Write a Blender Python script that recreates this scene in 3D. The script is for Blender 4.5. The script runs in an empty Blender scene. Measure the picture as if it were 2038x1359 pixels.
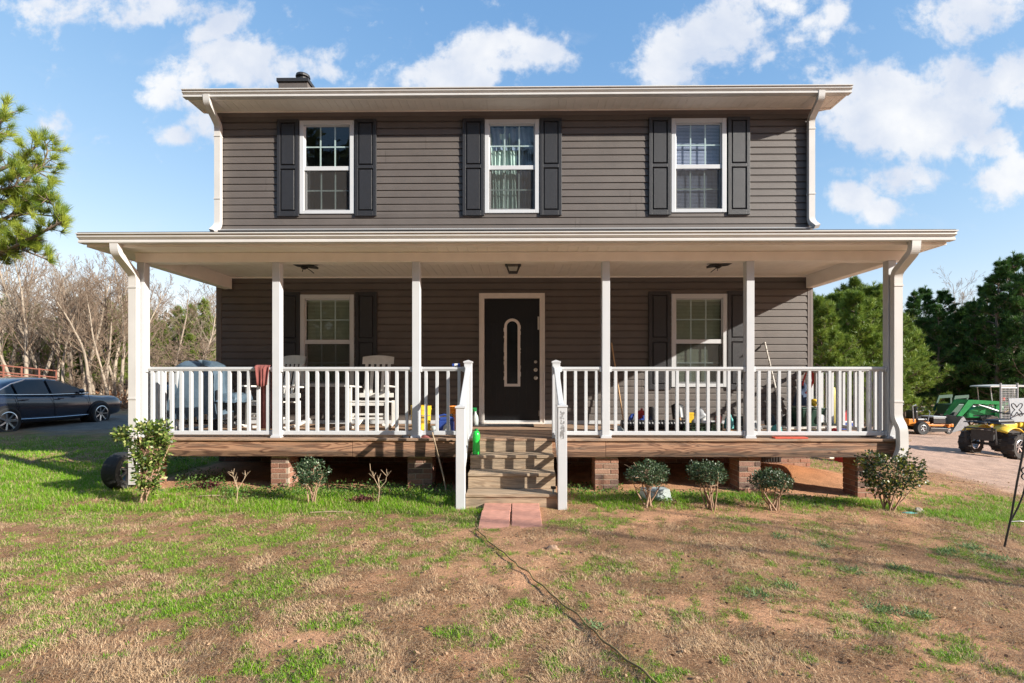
import bpy, math, random
import numpy as np
from mathutils import Vector, Matrix
random.seed(7); RNG = np.random.default_rng(11)
SC = bpy.context.scene; COL = SC.collection
R = math.radians
# ------------------------------------------------------------------ camera model: a picture point at a known depth gives a real place
CAMY, CAMZ, YAW, F, HOR = -8.47, 1.45, 0.0115, 1000.0, 752.0
def at(px, py, Y):
    u = (px-1019)/F; s, c = math.sin(YAW), math.cos(YAW)
    t = (Y-CAMY)/(c+u*s)
    return Vector((t*(-s+u*c), Y, CAMZ+t*(HOR-py)/F))
def AX(px, Y=0.0): return at(px, 700, Y).x
def AZ(py, Y=0.0, px=1019): return at(px, py, Y).z
# ------------------------------------------------------------------ object helpers
def tag(o, label=None, cat=None, group=None, kind=None):
    if label: o['label'] = label
    if cat: o['category'] = cat
    if group: o['group'] = group
    if kind: o['kind'] = kind
    return o
def empty(name, loc=(0, 0, 0), rz=0.0, label=None, cat=None, group=None):
    o = bpy.data.objects.new(name, None); COL.objects.link(o)
    o.location = loc; o.rotation_euler = (0, 0, rz); o.empty_display_size = .1
    return tag(o, label, cat, group)
def copy_tree(o, parent=None):
    c = o.copy(); COL.objects.link(c); c.parent = parent
    for ch in list(o.children): copy_tree(ch, c)
    return c
class MB:
    def __init__(s): s.v = []; s.f = []; s.c = []; s.cur = None
    def add(s, vs, fs, col=None):
        b = len(s.v); s.v += [tuple(p) for p in vs]
        for f in fs:
            s.f.append(tuple(b+i for i in f)); s.c.append(col if col is not None else s.cur)
        return s
    def box(s, x0, x1, y0, y1, z0, z1, col=None, M=None):
        vs = [(x0,y0,z0),(x1,y0,z0),(x1,y1,z0),(x0,y1,z0),(x0,y0,z1),(x1,y0,z1),(x1,y1,z1),(x0,y1,z1)]
        if M is not None: vs = [M @ Vector(p) for p in vs]
        return s.add(vs, [(0,3,2,1),(4,5,6,7),(0,1,5,4),(1,2,6,5),(2,3,7,6),(3,0,4,7)], col)
    def bar(s, p0, p1, w, h, up=(0, 0, 1), col=None):
        p0, p1 = Vector(p0), Vector(p1); t = (p1-p0).normalized(); u = Vector(up)
        a = t.cross(u)
        if a.length < 1e-4: a = t.cross(Vector((1, 0, 0)))
        a.normalize(); b = a.cross(t).normalized(); a = a*w/2; b = b*h/2
        vs = [p0-a-b, p0+a-b, p0+a+b, p0-a+b, p1-a-b, p1+a-b, p1+a+b, p1-a+b]
        return s.add(vs, [(0,3,2,1),(4,5,6,7),(0,1,5,4),(1,2,6,5),(2,3,7,6),(3,0,4,7)], col)
    def tube(s, pts, r, n=8, col=None, cap=True):
        pts = [Vector(p) for p in pts]; rs = r if isinstance(r, (list, tuple)) else [r]*len(pts)
        vs = []; fs = []; prev = None
        for i, p in enumerate(pts):
            t = (pts[min(i+1, len(pts)-1)]-pts[max(i-1, 0)]).normalized()
            if prev is None:
                a = t.cross(Vector((0, 0, 1)))
                if a.length < 1e-3: a = t.cross(Vector((1, 0, 0)))
            else:
                a = prev-t*prev.dot(t)
            a.normalize(); prev = a; b = t.cross(a)
            for k in range(n):
                an = 2*math.pi*k/n; vs.append(p+(a*math.cos(an)+b*math.sin(an))*rs[i])
        for i in range(len(pts)-1):
            for k in range(n):
                k2 = (k+1) % n; fs.append((i*n+k, i*n+k2, (i+1)*n+k2, (i+1)*n+k))
        if cap:
            fs.append(tuple(reversed(range(n)))); fs.append(tuple((len(pts)-1)*n+k for k in range(n)))
        return s.add(vs, fs, col)
    def lathe(s, prof, c=(0, 0, 0), axis='z', n=24, col=None, cap=True):
        vs = []; fs = []; c = Vector(c)
        for r, h in prof:
            for k in range(n):
                a = 2*math.pi*k/n; x, y = r*math.cos(a), r*math.sin(a)
                p = {'z': (x, y, h), 'y': (x, h, y), 'x': (h, x, y)}[axis]; vs.append(c+Vector(p))
        for i in range(len(prof)-1):
            for k in range(n):
                k2 = (k+1) % n; f = (i*n+k, i*n+k2, (i+1)*n+k2, (i+1)*n+k)
                fs.append(f if axis != 'y' else tuple(reversed(f)))
        if cap and prof[0][0] > 1e-4: fs.append(tuple(range(n)))
        if cap and prof[-1][0] > 1e-4: fs.append(tuple((len(prof)-1)*n+k for k in range(n)))
        return s.add(vs, fs, col)
    def prism(s, poly, axis, a0, a1, col=None):
        n = len(poly); vs = []
        for a in (a0, a1):
            for (u, v) in poly:
                vs.append({'x': (a, u, v), 'y': (u, a, v), 'z': (u, v, a)}[axis])
        fs = [tuple(range(n)), tuple(reversed(range(n, 2*n)))]
        for k in range(n):
            k2 = (k+1) % n; fs.append((k, n+k, n+k2, k2))
        return s.add(vs, fs, col)
    def sweep(s, prof, path, side=(1, 0, 0), col=None):
        path = [Vector(p) for p in path]; n = len(prof); vs = []; fs = []
        for i, p in enumerate(path):
            t = (path[min(i+1, len(path)-1)]-path[max(i-1, 0)]).normalized()
            a = Vector(side); a = (a-t*a.dot(t)).normalized(); b = t.cross(a).normalized()
            for (u, v) in prof: vs.append(p+a*u+b*v)
        for i in range(len(path)-1):
            for k in range(n):
                k2 = (k+1) % n; fs.append((i*n+k, i*n+k2, (i+1)*n+k2, (i+1)*n+k))
        fs.append(tuple(reversed(range(n)))); fs.append(tuple((len(path)-1)*n+k for k in range(n)))
        return s.add(vs, fs, col)
    def obj(s, name, mat, parent=None, bevel=0.0, smooth=False, sub=0, loc=None, fix=False):
        me = bpy.data.meshes.new(name); me.from_pydata(s.v, [], s.f)
        if any(c is not None for c in s.c):
            at_ = me.color_attributes.new('Col', 'FLOAT_COLOR', 'CORNER'); buf = []
            for f, c in zip(s.f, s.c):
                c = c if c is not None else (1, 1, 1); buf += [c[0], c[1], c[2], 1.0]*len(f)
            at_.data.foreach_set('color', buf)
        if fix:
            import bmesh
            b = bmesh.new(); b.from_mesh(me); bmesh.ops.recalc_face_normals(b, faces=b.faces); b.to_mesh(me); b.free()
        me.materials.append(mat)
        if smooth: me.polygons.foreach_set('use_smooth', [True]*len(me.polygons))
        o = bpy.data.objects.new(name, me); COL.objects.link(o); o.parent = parent
        if loc is not None: o.location = loc
        if bevel:
            m = o.modifiers.new('bevel', 'BEVEL'); m.width = bevel; m.segments = 2; m.limit_method = 'ANGLE'; m.angle_limit = R(50)
        if sub:
            m = o.modifiers.new('sub', 'SUBSURF'); m.levels = m.render_levels = sub
        return o
def npobj(name, V, Fc, cols, mat, parent=None, smooth=False, loc=None):
    """V (n,3), Fc (m,k) faces, cols (n,3) per vertex"""
    me = bpy.data.meshes.new(name); V = np.asarray(V, np.float32); Fc = np.asarray(Fc, np.int32)
    m, k = Fc.shape
    me.vertices.add(len(V)); me.vertices.foreach_set('co', V.ravel())
    me.loops.add(m*k); me.loops.foreach_set('vertex_index', Fc.ravel())
    me.polygons.add(m); me.polygons.foreach_set('loop_start', np.arange(0, m*k, k, dtype=np.int32))
    if smooth: me.polygons.foreach_set('use_smooth', np.ones(m, bool))
    me.update(calc_edges=True)
    if cols is not None:
        a = me.color_attributes.new('Col', 'FLOAT_COLOR', 'POINT')
        c4 = np.ones((len(V), 4), np.float32); c4[:, :3] = cols; a.data.foreach_set('color', c4.ravel())
    me.materials.append(mat)
    o = bpy.data.objects.new(name, me); COL.objects.link(o); o.parent = parent
    if loc is not None: o.location = loc
    return o
def nrm(a): return a/np.maximum(np.linalg.norm(a, axis=-1, keepdims=True), 1e-9)
def segs_to_tubes(S, n=5):
    """S: (m,8) p0 p1 r0 r1 -> verts, quads"""
    p0, p1, r0, r1 = S[:, :3], S[:, 3:6], S[:, 6], S[:, 7]
    t = nrm(p1-p0); ref = np.tile([0., 0., 1.], (len(S), 1)); ref[np.abs(t[:, 2]) > .9] = [1., 0, 0]
    a = nrm(np.cross(t, ref)); b = np.cross(t, a); an = np.arange(n)*2*math.pi/n
    ca, sa = np.cos(an), np.sin(an)
    off = a[:, None, :]*ca[None, :, None]+b[:, None, :]*sa[None, :, None]
    A = p0[:, None, :]+off*r0[:, None, None]; B = p1[:, None, :]+off*r1[:, None, None]
    V = np.concatenate([A, B], 1).reshape(-1, 3)
    k = np.arange(n); k2 = (k+1) % n; f = np.stack([k, k2, k2+n, k+n], 1)
    Fc = (np.arange(len(S))[:, None, None]*2*n+f[None]).reshape(-1, 4)
    return V, Fc
def cards(P, U, L, W, tip=0.0):
    """leaf rhombs from base P along U"""
    m = len(P); rnd = nrm(RNG.normal(size=(m, 3))); S = nrm(np.cross(U, rnd)); L = np.asarray(L)*np.ones(m); W = np.asarray(W)*np.ones(m)
    N = nrm(np.cross(U, S))
    v0 = P; v1 = P+U*(L*.5)[:, None]+S*(W*.5)[:, None]+N*(L*.06)[:, None]; v2 = P+U*L[:, None]; v3 = P+U*(L*.5)[:, None]-S*(W*.5)[:, None]+N*(L*.06)[:, None]
    V = np.stack([v0, v1, v2, v3], 1).reshape(-1, 3); Fc = np.arange(m*4).reshape(-1, 4)
    return V, Fc
def needles(P, U, L, W):
    m = len(P); S = nrm(np.cross(U, RNG.normal(size=(m, 3)))); L = np.asarray(L)*np.ones(m); W = np.asarray(W)*np.ones(m)
    V = np.stack([P-S*(W*.5)[:, None], P+S*(W*.5)[:, None], P+U*L[:, None]], 1).reshape(-1, 3)
    return V, np.arange(m*3).reshape(-1, 3)
def _hash(ix, iy, seed):
    h = (ix*374761393+iy*668265263+seed*974634777) & 0xffffffff
    h = ((h ^ (h >> 13))*1274126177) & 0xffffffff
    return ((h ^ (h >> 16)) & 0xffffff)/float(0xffffff)
def vnoise(x, y, seed=0):
    ix, iy = np.floor(x).astype(np.int64), np.floor(y).astype(np.int64); fx, fy = x-ix, y-iy
    fx = fx*fx*(3-2*fx); fy = fy*fy*(3-2*fy)
    a, b, c, d = _hash(ix, iy, seed), _hash(ix+1, iy, seed), _hash(ix, iy+1, seed), _hash(ix+1, iy+1, seed)
    return (a*(1-fx)+b*fx)*(1-fy)+(c*(1-fx)+d*fx)*fy
def fbm(x, y, seed=0, o=4):
    s = 0; a = .5; t = 0
    for i in range(o): s = s+a*vnoise(x, y, seed+i*17); t += a; x = x*2.03+5.1; y = y*2.03+1.7; a *= .5
    return s/t
# ------------------------------------------------------------------ materials
def newmat(name):
    m = bpy.data.materials.new(name); m.use_nodes = True; nt = m.node_tree; nt.nodes.clear()
    return m, nt, nt.nodes, nt.links
def mat(name, col, rough=.6, var=.12, scale=20., bump=.0, bscale=None, metal=0., stretch=(1, 1, 1), col2=None, spec=.5, attr=False, coat=0., dirt=None):
    m, nt, N, L = newmat(name)
    out = N.new('ShaderNodeOutputMaterial'); bs = N.new('ShaderNodeBsdfPrincipled'); L.new(bs.outputs[0], out.inputs[0])
    tc = N.new('ShaderNodeTexCoord'); mp = N.new('ShaderNodeMapping'); mp.inputs['Scale'].default_value = stretch; L.new(tc.outputs['Object'], mp.inputs[0])
    nz = N.new('ShaderNodeTexNoise'); nz.inputs['Scale'].default_value = scale; nz.inputs['Detail'].default_value = 6; L.new(mp.outputs[0], nz.inputs['Vector'])
    mx = N.new('ShaderNodeMix'); mx.data_type = 'RGBA'
    rp = N.new('ShaderNodeMapRange'); rp.inputs['From Min'].default_value = .3; rp.inputs['From Max'].default_value = .7; L.new(nz.outputs[0], rp.inputs[0]); L.new(rp.outputs[0], mx.inputs[0])
    c1 = tuple(c*(1-var) for c in col); c2 = col2 if col2 else tuple(min(1, c*(1+var)) for c in col)
    mx.inputs[6].default_value = (*c1, 1); mx.inputs[7].default_value = (*c2, 1)
    last = mx.outputs[2]
    if attr:
        at_ = N.new('ShaderNodeAttribute'); at_.attribute_name = 'Col'
        mm = N.new('ShaderNodeMix'); mm.data_type = 'RGBA'; mm.blend_type = 'MULTIPLY'; mm.inputs[0].default_value = 1
        L.new(last, mm.inputs[6]); L.new(at_.outputs['Color'], mm.inputs[7]); last = mm.outputs[2]
    if dirt:
        dn = N.new('ShaderNodeTexNoise'); dn.inputs['Scale'].default_value = dirt[1]; dn.inputs['Detail'].default_value = 8; dn.inputs['Roughness'].default_value = .65; L.new(mp.outputs[0], dn.inputs['Vector'])
        dr = N.new('ShaderNodeMapRange'); dr.inputs['From Min'].default_value = dirt[2]; dr.inputs['From Max'].default_value = dirt[3]; L.new(dn.outputs[0], dr.inputs[0])
        dm = N.new('ShaderNodeMix'); dm.data_type = 'RGBA'; L.new(dr.outputs[0], dm.inputs[0]); L.new(last, dm.inputs[6]); dm.inputs[7].default_value = (*dirt[0], 1); last = dm.outputs[2]
    L.new(last, bs.inputs['Base Color'])
    bs.inputs['Roughness'].default_value = rough; bs.inputs['Metallic'].default_value = metal
    bs.inputs['Specular IOR Level'].default_value = spec; bs.inputs['Coat Weight'].default_value = coat
    if bump:
        bn = N.new('ShaderNodeTexNoise'); bn.inputs['Scale'].default_value = bscale or scale*3; bn.inputs['Detail'].default_value = 5; L.new(mp.outputs[0], bn.inputs['Vector'])
        bp = N.new('ShaderNodeBump'); bp.inputs['Strength'].default_value = bump; bp.inputs['Distance'].default_value = .01
        L.new(bn.outputs[0], bp.inputs['Height']); L.new(bp.outputs[0], bs.inputs['Normal'])
    return m
def leafmat(name, rough=.5, trans=.3, tint=(1, 1, 1), spec=.3):
    m, nt, N, L = newmat(name)
    out = N.new('ShaderNodeOutputMaterial'); at_ = N.new('ShaderNodeAttribute'); at_.attribute_name = 'Col'
    mu = N.new('ShaderNodeMix'); mu.data_type = 'RGBA'; mu.blend_type = 'MULTIPLY'; mu.inputs[0].default_value = 1; mu.inputs[7].default_value = (*tint, 1); L.new(at_.outputs['Color'], mu.inputs[6])
    oi = N.new('ShaderNodeObjectInfo'); hs = N.new('ShaderNodeHueSaturation'); mr = N.new('ShaderNodeMapRange'); mr.inputs['To Min'].default_value = .8; mr.inputs['To Max'].default_value = 1.2
    L.new(oi.outputs['Random'], mr.inputs[0]); L.new(mr.outputs[0], hs.inputs['Value']); L.new(mu.outputs[2], hs.inputs['Color'])
    bs = N.new('ShaderNodeBsdfPrincipled'); bs.inputs['Roughness'].default_value = rough; bs.inputs['Specular IOR Level'].default_value = spec; L.new(hs.outputs[0], bs.inputs['Base Color'])
    tr = N.new('ShaderNodeBsdfTranslucent'); L.new(hs.outputs[0], tr.inputs[0])
    mx = N.new('ShaderNodeMixShader'); mx.inputs[0].default_value = trans; L.new(bs.outputs[0], mx.inputs[1]); L.new(tr.outputs[0], mx.inputs[2]); L.new(mx.outputs[0], out.inputs[0])
    return m
def woodmat(name, c1, c2, c3, axis='x', sc=1.0, rough=.8, zst=None):
    """weathered board: long grain, knots and grey stain"""
    m, nt, N, L = newmat(name)
    out = N.new('ShaderNodeOutputMaterial'); bs = N.new('ShaderNodeBsdfPrincipled'); L.new(bs.outputs[0], out.inputs[0]); bs.inputs['Roughness'].default_value = rough
    tc = N.new('ShaderNodeTexCoord'); mp = N.new('ShaderNodeMapping')
    mp.inputs['Scale'].default_value = {'x': (.9*sc, 8*sc, 8*sc), 'y': (8*sc, .9*sc, 8*sc)}[axis]; L.new(tc.outputs['Object'], mp.inputs[0])
    n1 = N.new('ShaderNodeTexNoise'); n1.inputs['Scale'].default_value = 1.1; n1.inputs['Detail'].default_value = 2; n1.inputs['Distortion'].default_value = .6; L.new(mp.outputs[0], n1.inputs['Vector'])
    ma = N.new('ShaderNodeMath'); ma.operation = 'MULTIPLY'; ma.inputs[1].default_value = 60; L.new(n1.outputs[0], ma.inputs[0])
    sn = N.new('ShaderNodeMath'); sn.operation = 'SINE'; L.new(ma.outputs[0], sn.inputs[0])
    mr = N.new('ShaderNodeMapRange'); mr.inputs['From Min'].default_value = -.2; mr.inputs['From Max'].default_value = 1.; L.new(sn.outputs[0], mr.inputs[0])
    mx = N.new('ShaderNodeMix'); mx.data_type = 'RGBA'; mx.inputs[6].default_value = (*c1, 1); mx.inputs[7].default_value = (*c2, 1); L.new(mr.outputs[0], mx.inputs[0])
    n2 = N.new('ShaderNodeTexNoise'); n2.inputs['Scale'].default_value = 1.7; n2.inputs['Detail'].default_value = 8; n2.inputs['Roughness'].default_value = .7; L.new(mp.outputs[0], n2.inputs['Vector'])
    r2 = N.new('ShaderNodeMapRange'); r2.inputs['From Min'].default_value = .46; r2.inputs['From Max'].default_value = .66; L.new(n2.outputs[0], r2.inputs[0])
    m2 = N.new('ShaderNodeMix'); m2.data_type = 'RGBA'; L.new(r2.outputs[0], m2.inputs[0]); L.new(mx.outputs[2], m2.inputs[6]); m2.inputs[7].default_value = (*c3, 1)
    last = m2.outputs[2]
    if zst:
        sx = N.new('ShaderNodeSeparateXYZ'); L.new(tc.outputs['Object'], sx.inputs[0]); a1 = N.new('ShaderNodeMath'); a1.operation = 'MULTIPLY_ADD'; a1.inputs[1].default_value = .14; L.new(n2.outputs[0], a1.inputs[0]); L.new(sx.outputs[2], a1.inputs[2])
        r3 = N.new('ShaderNodeMapRange'); r3.inputs['From Min'].default_value = zst+.075; r3.inputs['From Max'].default_value = zst+.06; L.new(a1.outputs[0], r3.inputs[0]); m3 = N.new('ShaderNodeMix'); m3.data_type = 'RGBA'; m3.blend_type = 'MULTIPLY'; L.new(r3.outputs[0], m3.inputs[0]); L.new(last, m3.inputs[6]); m3.inputs[7].default_value = (.42, .42, .4, 1); last = m3.outputs[2]
    L.new(last, bs.inputs['Base Color'])
    bp = N.new('ShaderNodeBump'); bp.inputs['Strength'].default_value = .4; bp.inputs['Distance'].default_value = .004; L.new(mr.outputs[0], bp.inputs['Height']); L.new(bp.outputs[0], bs.inputs['Normal'])
    return m
def glassmat(name, tint=(.82, .87, .88), base=.07):
    m, nt, N, L = newmat(name)
    out = N.new('ShaderNodeOutputMaterial'); tr = N.new('ShaderNodeBsdfTransparent'); tr.inputs[0].default_value = (*tint, 1)
    gl = N.new('ShaderNodeBsdfGlossy'); gl.inputs['Roughness'].default_value = .015
    tc = N.new('ShaderNodeTexCoord'); nz = N.new('ShaderNodeTexNoise'); nz.inputs['Scale'].default_value = 2.5; L.new(tc.outputs['Object'], nz.inputs['Vector'])
    bp = N.new('ShaderNodeBump'); bp.inputs['Strength'].default_value = .12; bp.inputs['Distance'].default_value = .02; L.new(nz.outputs[0], bp.inputs['Height']); L.new(bp.outputs[0], gl.inputs['Normal'])
    fr = N.new('ShaderNodeLayerWeight'); fr.inputs[0].default_value = .5; pw = N.new('ShaderNodeMath'); pw.operation = 'POWER'; pw.inputs[1].default_value = 4.; L.new(fr.outputs['Facing'], pw.inputs[0])
    ad = N.new('ShaderNodeMath'); ad.operation = 'ADD'; ad.use_clamp = True; ad.inputs[1].default_value = base; L.new(pw.outputs[0], ad.inputs[0])
    mx = N.new('ShaderNodeMixShader'); L.new(ad.outputs[0], mx.inputs[0]); L.new(tr.outputs[0], mx.inputs[1]); L.new(gl.outputs[0], mx.inputs[2]); L.new(mx.outputs[0], out.inputs[0])
    return m
def screenmat(name, col, fac):
    m, nt, N, L = newmat(name)
    out = N.new('ShaderNodeOutputMaterial'); tr = N.new('ShaderNodeBsdfTransparent'); df = N.new('ShaderNodeBsdfDiffuse'); df.inputs[0].default_value = (*col, 1)
    mx = N.new('ShaderNodeMixShader'); mx.inputs[0].default_value = fac; L.new(tr.outputs[0], mx.inputs[1]); L.new(df.outputs[0], mx.inputs[2]); L.new(mx.outputs[0], out.inputs[0])
    return m
M = dict(
 siding=mat('siding', (.116, .098, .087), .6, .08, 3, .3, 160, attr=True, dirt=((.09, .078, .07), 1.6, .58, .8)), siding_plain=mat('siding_plain', (.116, .098, .087), .62, .07, 6, .25, 160),
 corner=mat('corner_trim', (.15, .125, .115), .5, .05, 8),
 shutter=mat('shutter_plastic', (.026, .026, .029), .45, .1, 30, .3, 220),
 white=mat('white_vinyl', (.55, .56, .57), .38, .03, 5, dirt=((.6, .57, .52), 3., .6, .95)),
 almond=mat('porch_vinyl', (.88, .8, .72), .5, .04, 5, dirt=((.55, .48, .4), 2.2, .6, .95)),
 gutter=mat('gutter_aluminium', (.6, .58, .55), .3, .05, 4, dirt=((.5, .46, .4), 2., .55, .95), stretch=(1, 1, 1)),
 shingle=mat('shingle', (.06, .055, .05), .9, .4, 30, .8),
 deck=woodmat('deck_wood', (.42, .27, .17), (.3, .17, .1), (.2, .155, .12), 'x'),
 rim=woodmat('rim_wood', (.42, .23, .135), (.17, .08, .045), (.13, .09, .065), 'x', 1.0, .8, .51),
 step=woodmat('step_wood', (.43, .32, .215), (.3, .21, .135), (.2, .155, .11), 'x'),
 brick=mat('brick', (.9, .9, .9), .85, .22, 40, .6, 90, attr=True),
 mortar=mat('mortar', (.42, .33, .25), .95, .15, 60, .5),
 door=mat('black_door', (.007, .007, .008), .38, .2, 40, .15, 60, dirt=((.12, .12, .12), 40., .73, .76)),
 doortrim=mat('door_trim', (.72, .66, .6), .5, .05, 8),
 brass=mat('nickel', (.6, .58, .54), .3, .1, 20, metal=1.),
 blind=mat('blind', (.5, .54, .4), .6, .05, 10),
 blindw=mat('blind_white', (.5, .52, .68), .6, .05, 10),
 curtain=mat('curtain', (.24, .29, .38), .8, .2, 9, .3, 80),
 curtaing=mat('curtain_lining', (.6, .74, .66), .8, .15, 9, .3, 80),
 grid=mat('window_grid', (.6, .68, .64), .45, .03, 9),
 room=mat('room_dark', (.03, .035, .04), .9, .2, 5),
 dark=mat('dark_metal', (.03, .028, .027), .45, .3, 30),
 black=mat('black_plastic', (.018, .018, .02), .4, .3, 20),
 rubber=mat('rubber', (.022, .022, .022), .75, .3, 30, .4),
 chrome=mat('bright_metal', (.62, .63, .65), .22, .1, 20, metal=1.),
 steel=mat('dull_steel', (.42, .43, .44), .45, .15, 15, metal=.6),
 chair=mat('chair_paint', (.62, .6, .56), .55, .08, 14, .2, dirt=((.25, .17, .1), 18., .66, .72)),
 glass=glassmat('window_glass'), carglass=glassmat('car_glass', (.12, .13, .14), .06),
 screen=screenmat('insect_screen', (.075, .07, .066), .3),
 bark=mat('bark', (.2, .15, .11), .9, .3, 8, .8, 30, stretch=(1, 1, .25)),
 pale=mat('pale_bark', (.33, .265, .2), .85, .3, 5, .5, 30, stretch=(1, 1, .3), dirt=((.16, .14, .11), 3.5, .55, .75)),
 twig=mat('twig_bark', (.2, .14, .095), .9, .25, 9),
 stem=mat('stem', (.36, .23, .15), .8, .3, 30), drystem=mat('dry_stem', (.42, .31, .2), .8, .2, 30),
 needle=leafmat('pine_needles', .45, .25), leaf=leafmat('shrub_leaves', .4, .28, spec=.45), grass=leafmat('grass_blades', .6, .35), litter=leafmat('leaf_litter', .8, .2),
 carpaint=mat('car_paint', (.008, .013, .032), .25, .1, 3, coat=1.),
 yellow=mat('yellow_plastic', (.7, .45, .03), .4, .1, 12), orange=mat('orange_paint', (.75, .23, .02), .4, .15, 12),
 jgreen=mat('green_paint', (.02, .26, .07), .35, .15, 9), jyel=mat('yellow_paint', (.75, .48, .03), .4, .15, 12), dgreen=mat('shaded_green_paint', (.004, .05, .03), .5, .2, 9),  # the dark green of the rear loader is deepened to carry tree shade
 red=mat('red_plastic', (.5, .03, .025), .4, .15, 10), blue=mat('blue_plastic', (.03, .07, .3), .4, .15, 10), tarp=mat('blue_tarp', (.08, .12, .16), .42, .15, 4, .5, 20),
 bottle=mat('green_bottle', (.02, .5, .06), .22, .1, 8), maroon=mat('maroon_cloth', (.24, .075, .065), .95, .15, 14, .5, 120),
 grey=mat('grey_plastic', (.33, .34, .35), .5, .1, 10), lgrey=mat('frosted_plastic', (.45, .5, .48), .4, .1, 10),
 teal=mat('teal_cloth', (.1, .35, .33), .8, .15, 14), wood=mat('handle_wood', (.5, .31, .16), .6, .15, 14), pole=mat('worn_white_pole', (.66, .62, .56), .5, .15, 30, dirt=((.15, .12, .1), 25., .55, .6)),
 paver=mat('paver', (.55, .27, .2), .9, .16, 12, .5, 200, attr=True), hose=mat('hose', (.3, .2, .08), .6, .2, 20), rust=mat('rusty_red', (.24, .085, .055), .7, .2, 10),
 label=mat('paper_label', (.75, .75, .72), .7, .05, 10), redlens=mat('red_lens', (.75, .05, .02), .25, .1, 10), stone=mat('stone', (.5, .42, .36), .9, .2, 20, .5),
)
# ------------------------------------------------------------------ camera, sun, sky
cd = bpy.data.cameras.new('camera'); cam = bpy.data.objects.new('camera', cd); COL.objects.link(cam); SC.camera = cam
cam.location = (0, CAMY, CAMZ); cam.rotation_euler = (R(90), 0, YAW); cd.sensor_width = 36; cd.lens = 36*F/2038; cd.shift_y = (HOR-679.5)/2038; cd.clip_end = 2000; cd.clip_start = .05
SUN = Vector((1.95, -1.0, .95)).normalized()
ld = bpy.data.lights.new('sun', 'SUN'); ld.energy = 5.0; ld.angle = R(.5); ld.color = (1, .945, .85)
sun = bpy.data.objects.new('sun', ld); COL.objects.link(sun); sun.rotation_euler = (-SUN).to_track_quat('-Z', 'Y').to_euler(); sun.location = (20, -12, 12)
W = bpy.data.worlds.new('World'); SC.world = W; W.use_nodes = True; nt = W.node_tree; nt.nodes.clear(); N, L = nt.nodes, nt.links
wo = N.new('ShaderNodeOutputWorld'); bg = N.new('ShaderNodeBackground'); bg.inputs[1].default_value = .12; L.new(bg.outputs[0], wo.inputs[0])
sk = N.new('ShaderNodeTexSky'); sk.sky_type = 'NISHITA'; sk.sun_disc = False; sk.sun_elevation = math.asin(SUN.z); sk.sun_rotation = math.atan2(SUN.x, SUN.y); sk.altitude = 300; sk.air_density = 1.0; sk.dust_density = .3; sk.ozone_density = 1.2
def mth(op, a, b=None, c=None, cl=False):
    n = N.new('ShaderNodeMath'); n.operation = op; n.use_clamp = cl
    for i, v in enumerate((a, b, c)):
        if v is None: continue
        if isinstance(v, (int, float)): n.inputs[i].default_value = v
        else: L.new(v, n.inputs[i])
    return n.outputs[0]
tc = N.new('ShaderNodeTexCoord'); sp = N.new('ShaderNodeSeparateXYZ'); L.new(tc.outputs['Generated'], sp.inputs[0])
dy = mth('MAXIMUM', sp.outputs[1], .08); U_ = mth('DIVIDE', sp.outputs[0], dy); V_ = mth('DIVIDE', sp.outputs[2], dy)
cb = N.new('ShaderNodeCombineXYZ'); L.new(U_, cb.inputs[0]); L.new(V_, cb.inputs[1])
def noise(sc, det, rough=.5, dist=0., off=(0, 0, 0), st=(1, 1, 1)):
    mp = N.new('ShaderNodeMapping'); mp.inputs['Location'].default_value = off; mp.inputs['Scale'].default_value = st; L.new(cb.outputs[0], mp.inputs[0])
    n = N.new('ShaderNodeTexNoise'); n.inputs['Scale'].default_value = sc; n.inputs['Detail'].default_value = det; n.inputs['Roughness'].default_value = rough; n.inputs['Distortion'].default_value = dist; L.new(mp.outputs[0], n.inputs['Vector']); return n.outputs[0]
# cumulus banks standing in the sky ahead: (u, v, width, height, weight, tilt)
CL = [(360,145,75,40,1.1,0),(470,120,90,55,1.2,0),(340,190,70,28,.9,0),(560,135,140,35,1.0,0),(640,110,50,25,.8,0),(420,240,60,40,.8,0),(350,265,40,20,.7,0),
      (900,150,130,35,1.2,0),(1000,105,110,45,1.25,0),(250,10,200,40,.75,0),(430,50,70,28,.8,-.4),(1340,125,70,60,1.2,0),(1440,60,120,65,1.1,-.4),(1530,10,90,35,.9,0),(1630,55,75,36,.8,-.6),
      (1740,190,80,75,1.15,0),(1810,235,175,85,1.3,0),(1900,180,120,60,1.0,0),(1960,20,110,55,1.15,-.4),(2020,170,80,60,1.,0),(1700,60,40,20,.5,0),(1950,280,70,40,.9,.2),
      (1690,395,60,35,1.1,.2),(1790,365,80,32,1.1,0),(1740,420,45,30,1.,0),(2010,350,60,40,1.05,-.3),(1680,290,40,16,.7,0),(190,275,35,16,.55,0),(110,235,45,25,.4,0),(60,5,80,25,.6,0),(1680,345,50,16,.7,0),(1520,120,30,12,.5,-.5)]
acc = None
for (cx, cy, rx, ry, w, tl) in CL:
    u0, v0 = (cx-1030)/1000, (752-cy)/1000; ca, sa = math.cos(tl), math.sin(tl)
    du = mth('SUBTRACT', U_, u0); dv = mth('SUBTRACT', V_, v0)
    a = mth('ADD', mth('MULTIPLY', du, ca*1000/rx), mth('MULTIPLY', dv, -sa*1000/rx)); b = mth('ADD', mth('MULTIPLY', du, sa*1000/ry), mth('MULTIPLY', dv, ca*1000/ry))
    q = mth('ADD', mth('MULTIPLY', a, a), mth('MULTIPLY', b, b)); g = mth('MULTIPLY', mth('DIVIDE', 1., mth('ADD', 1., mth('MULTIPLY', q, q))), w)
    acc = g if acc is None else mth('MAXIMUM', acc, g)
nb = noise(9, 9, .62, .25); nf = noise(30, 6, .6)
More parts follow.
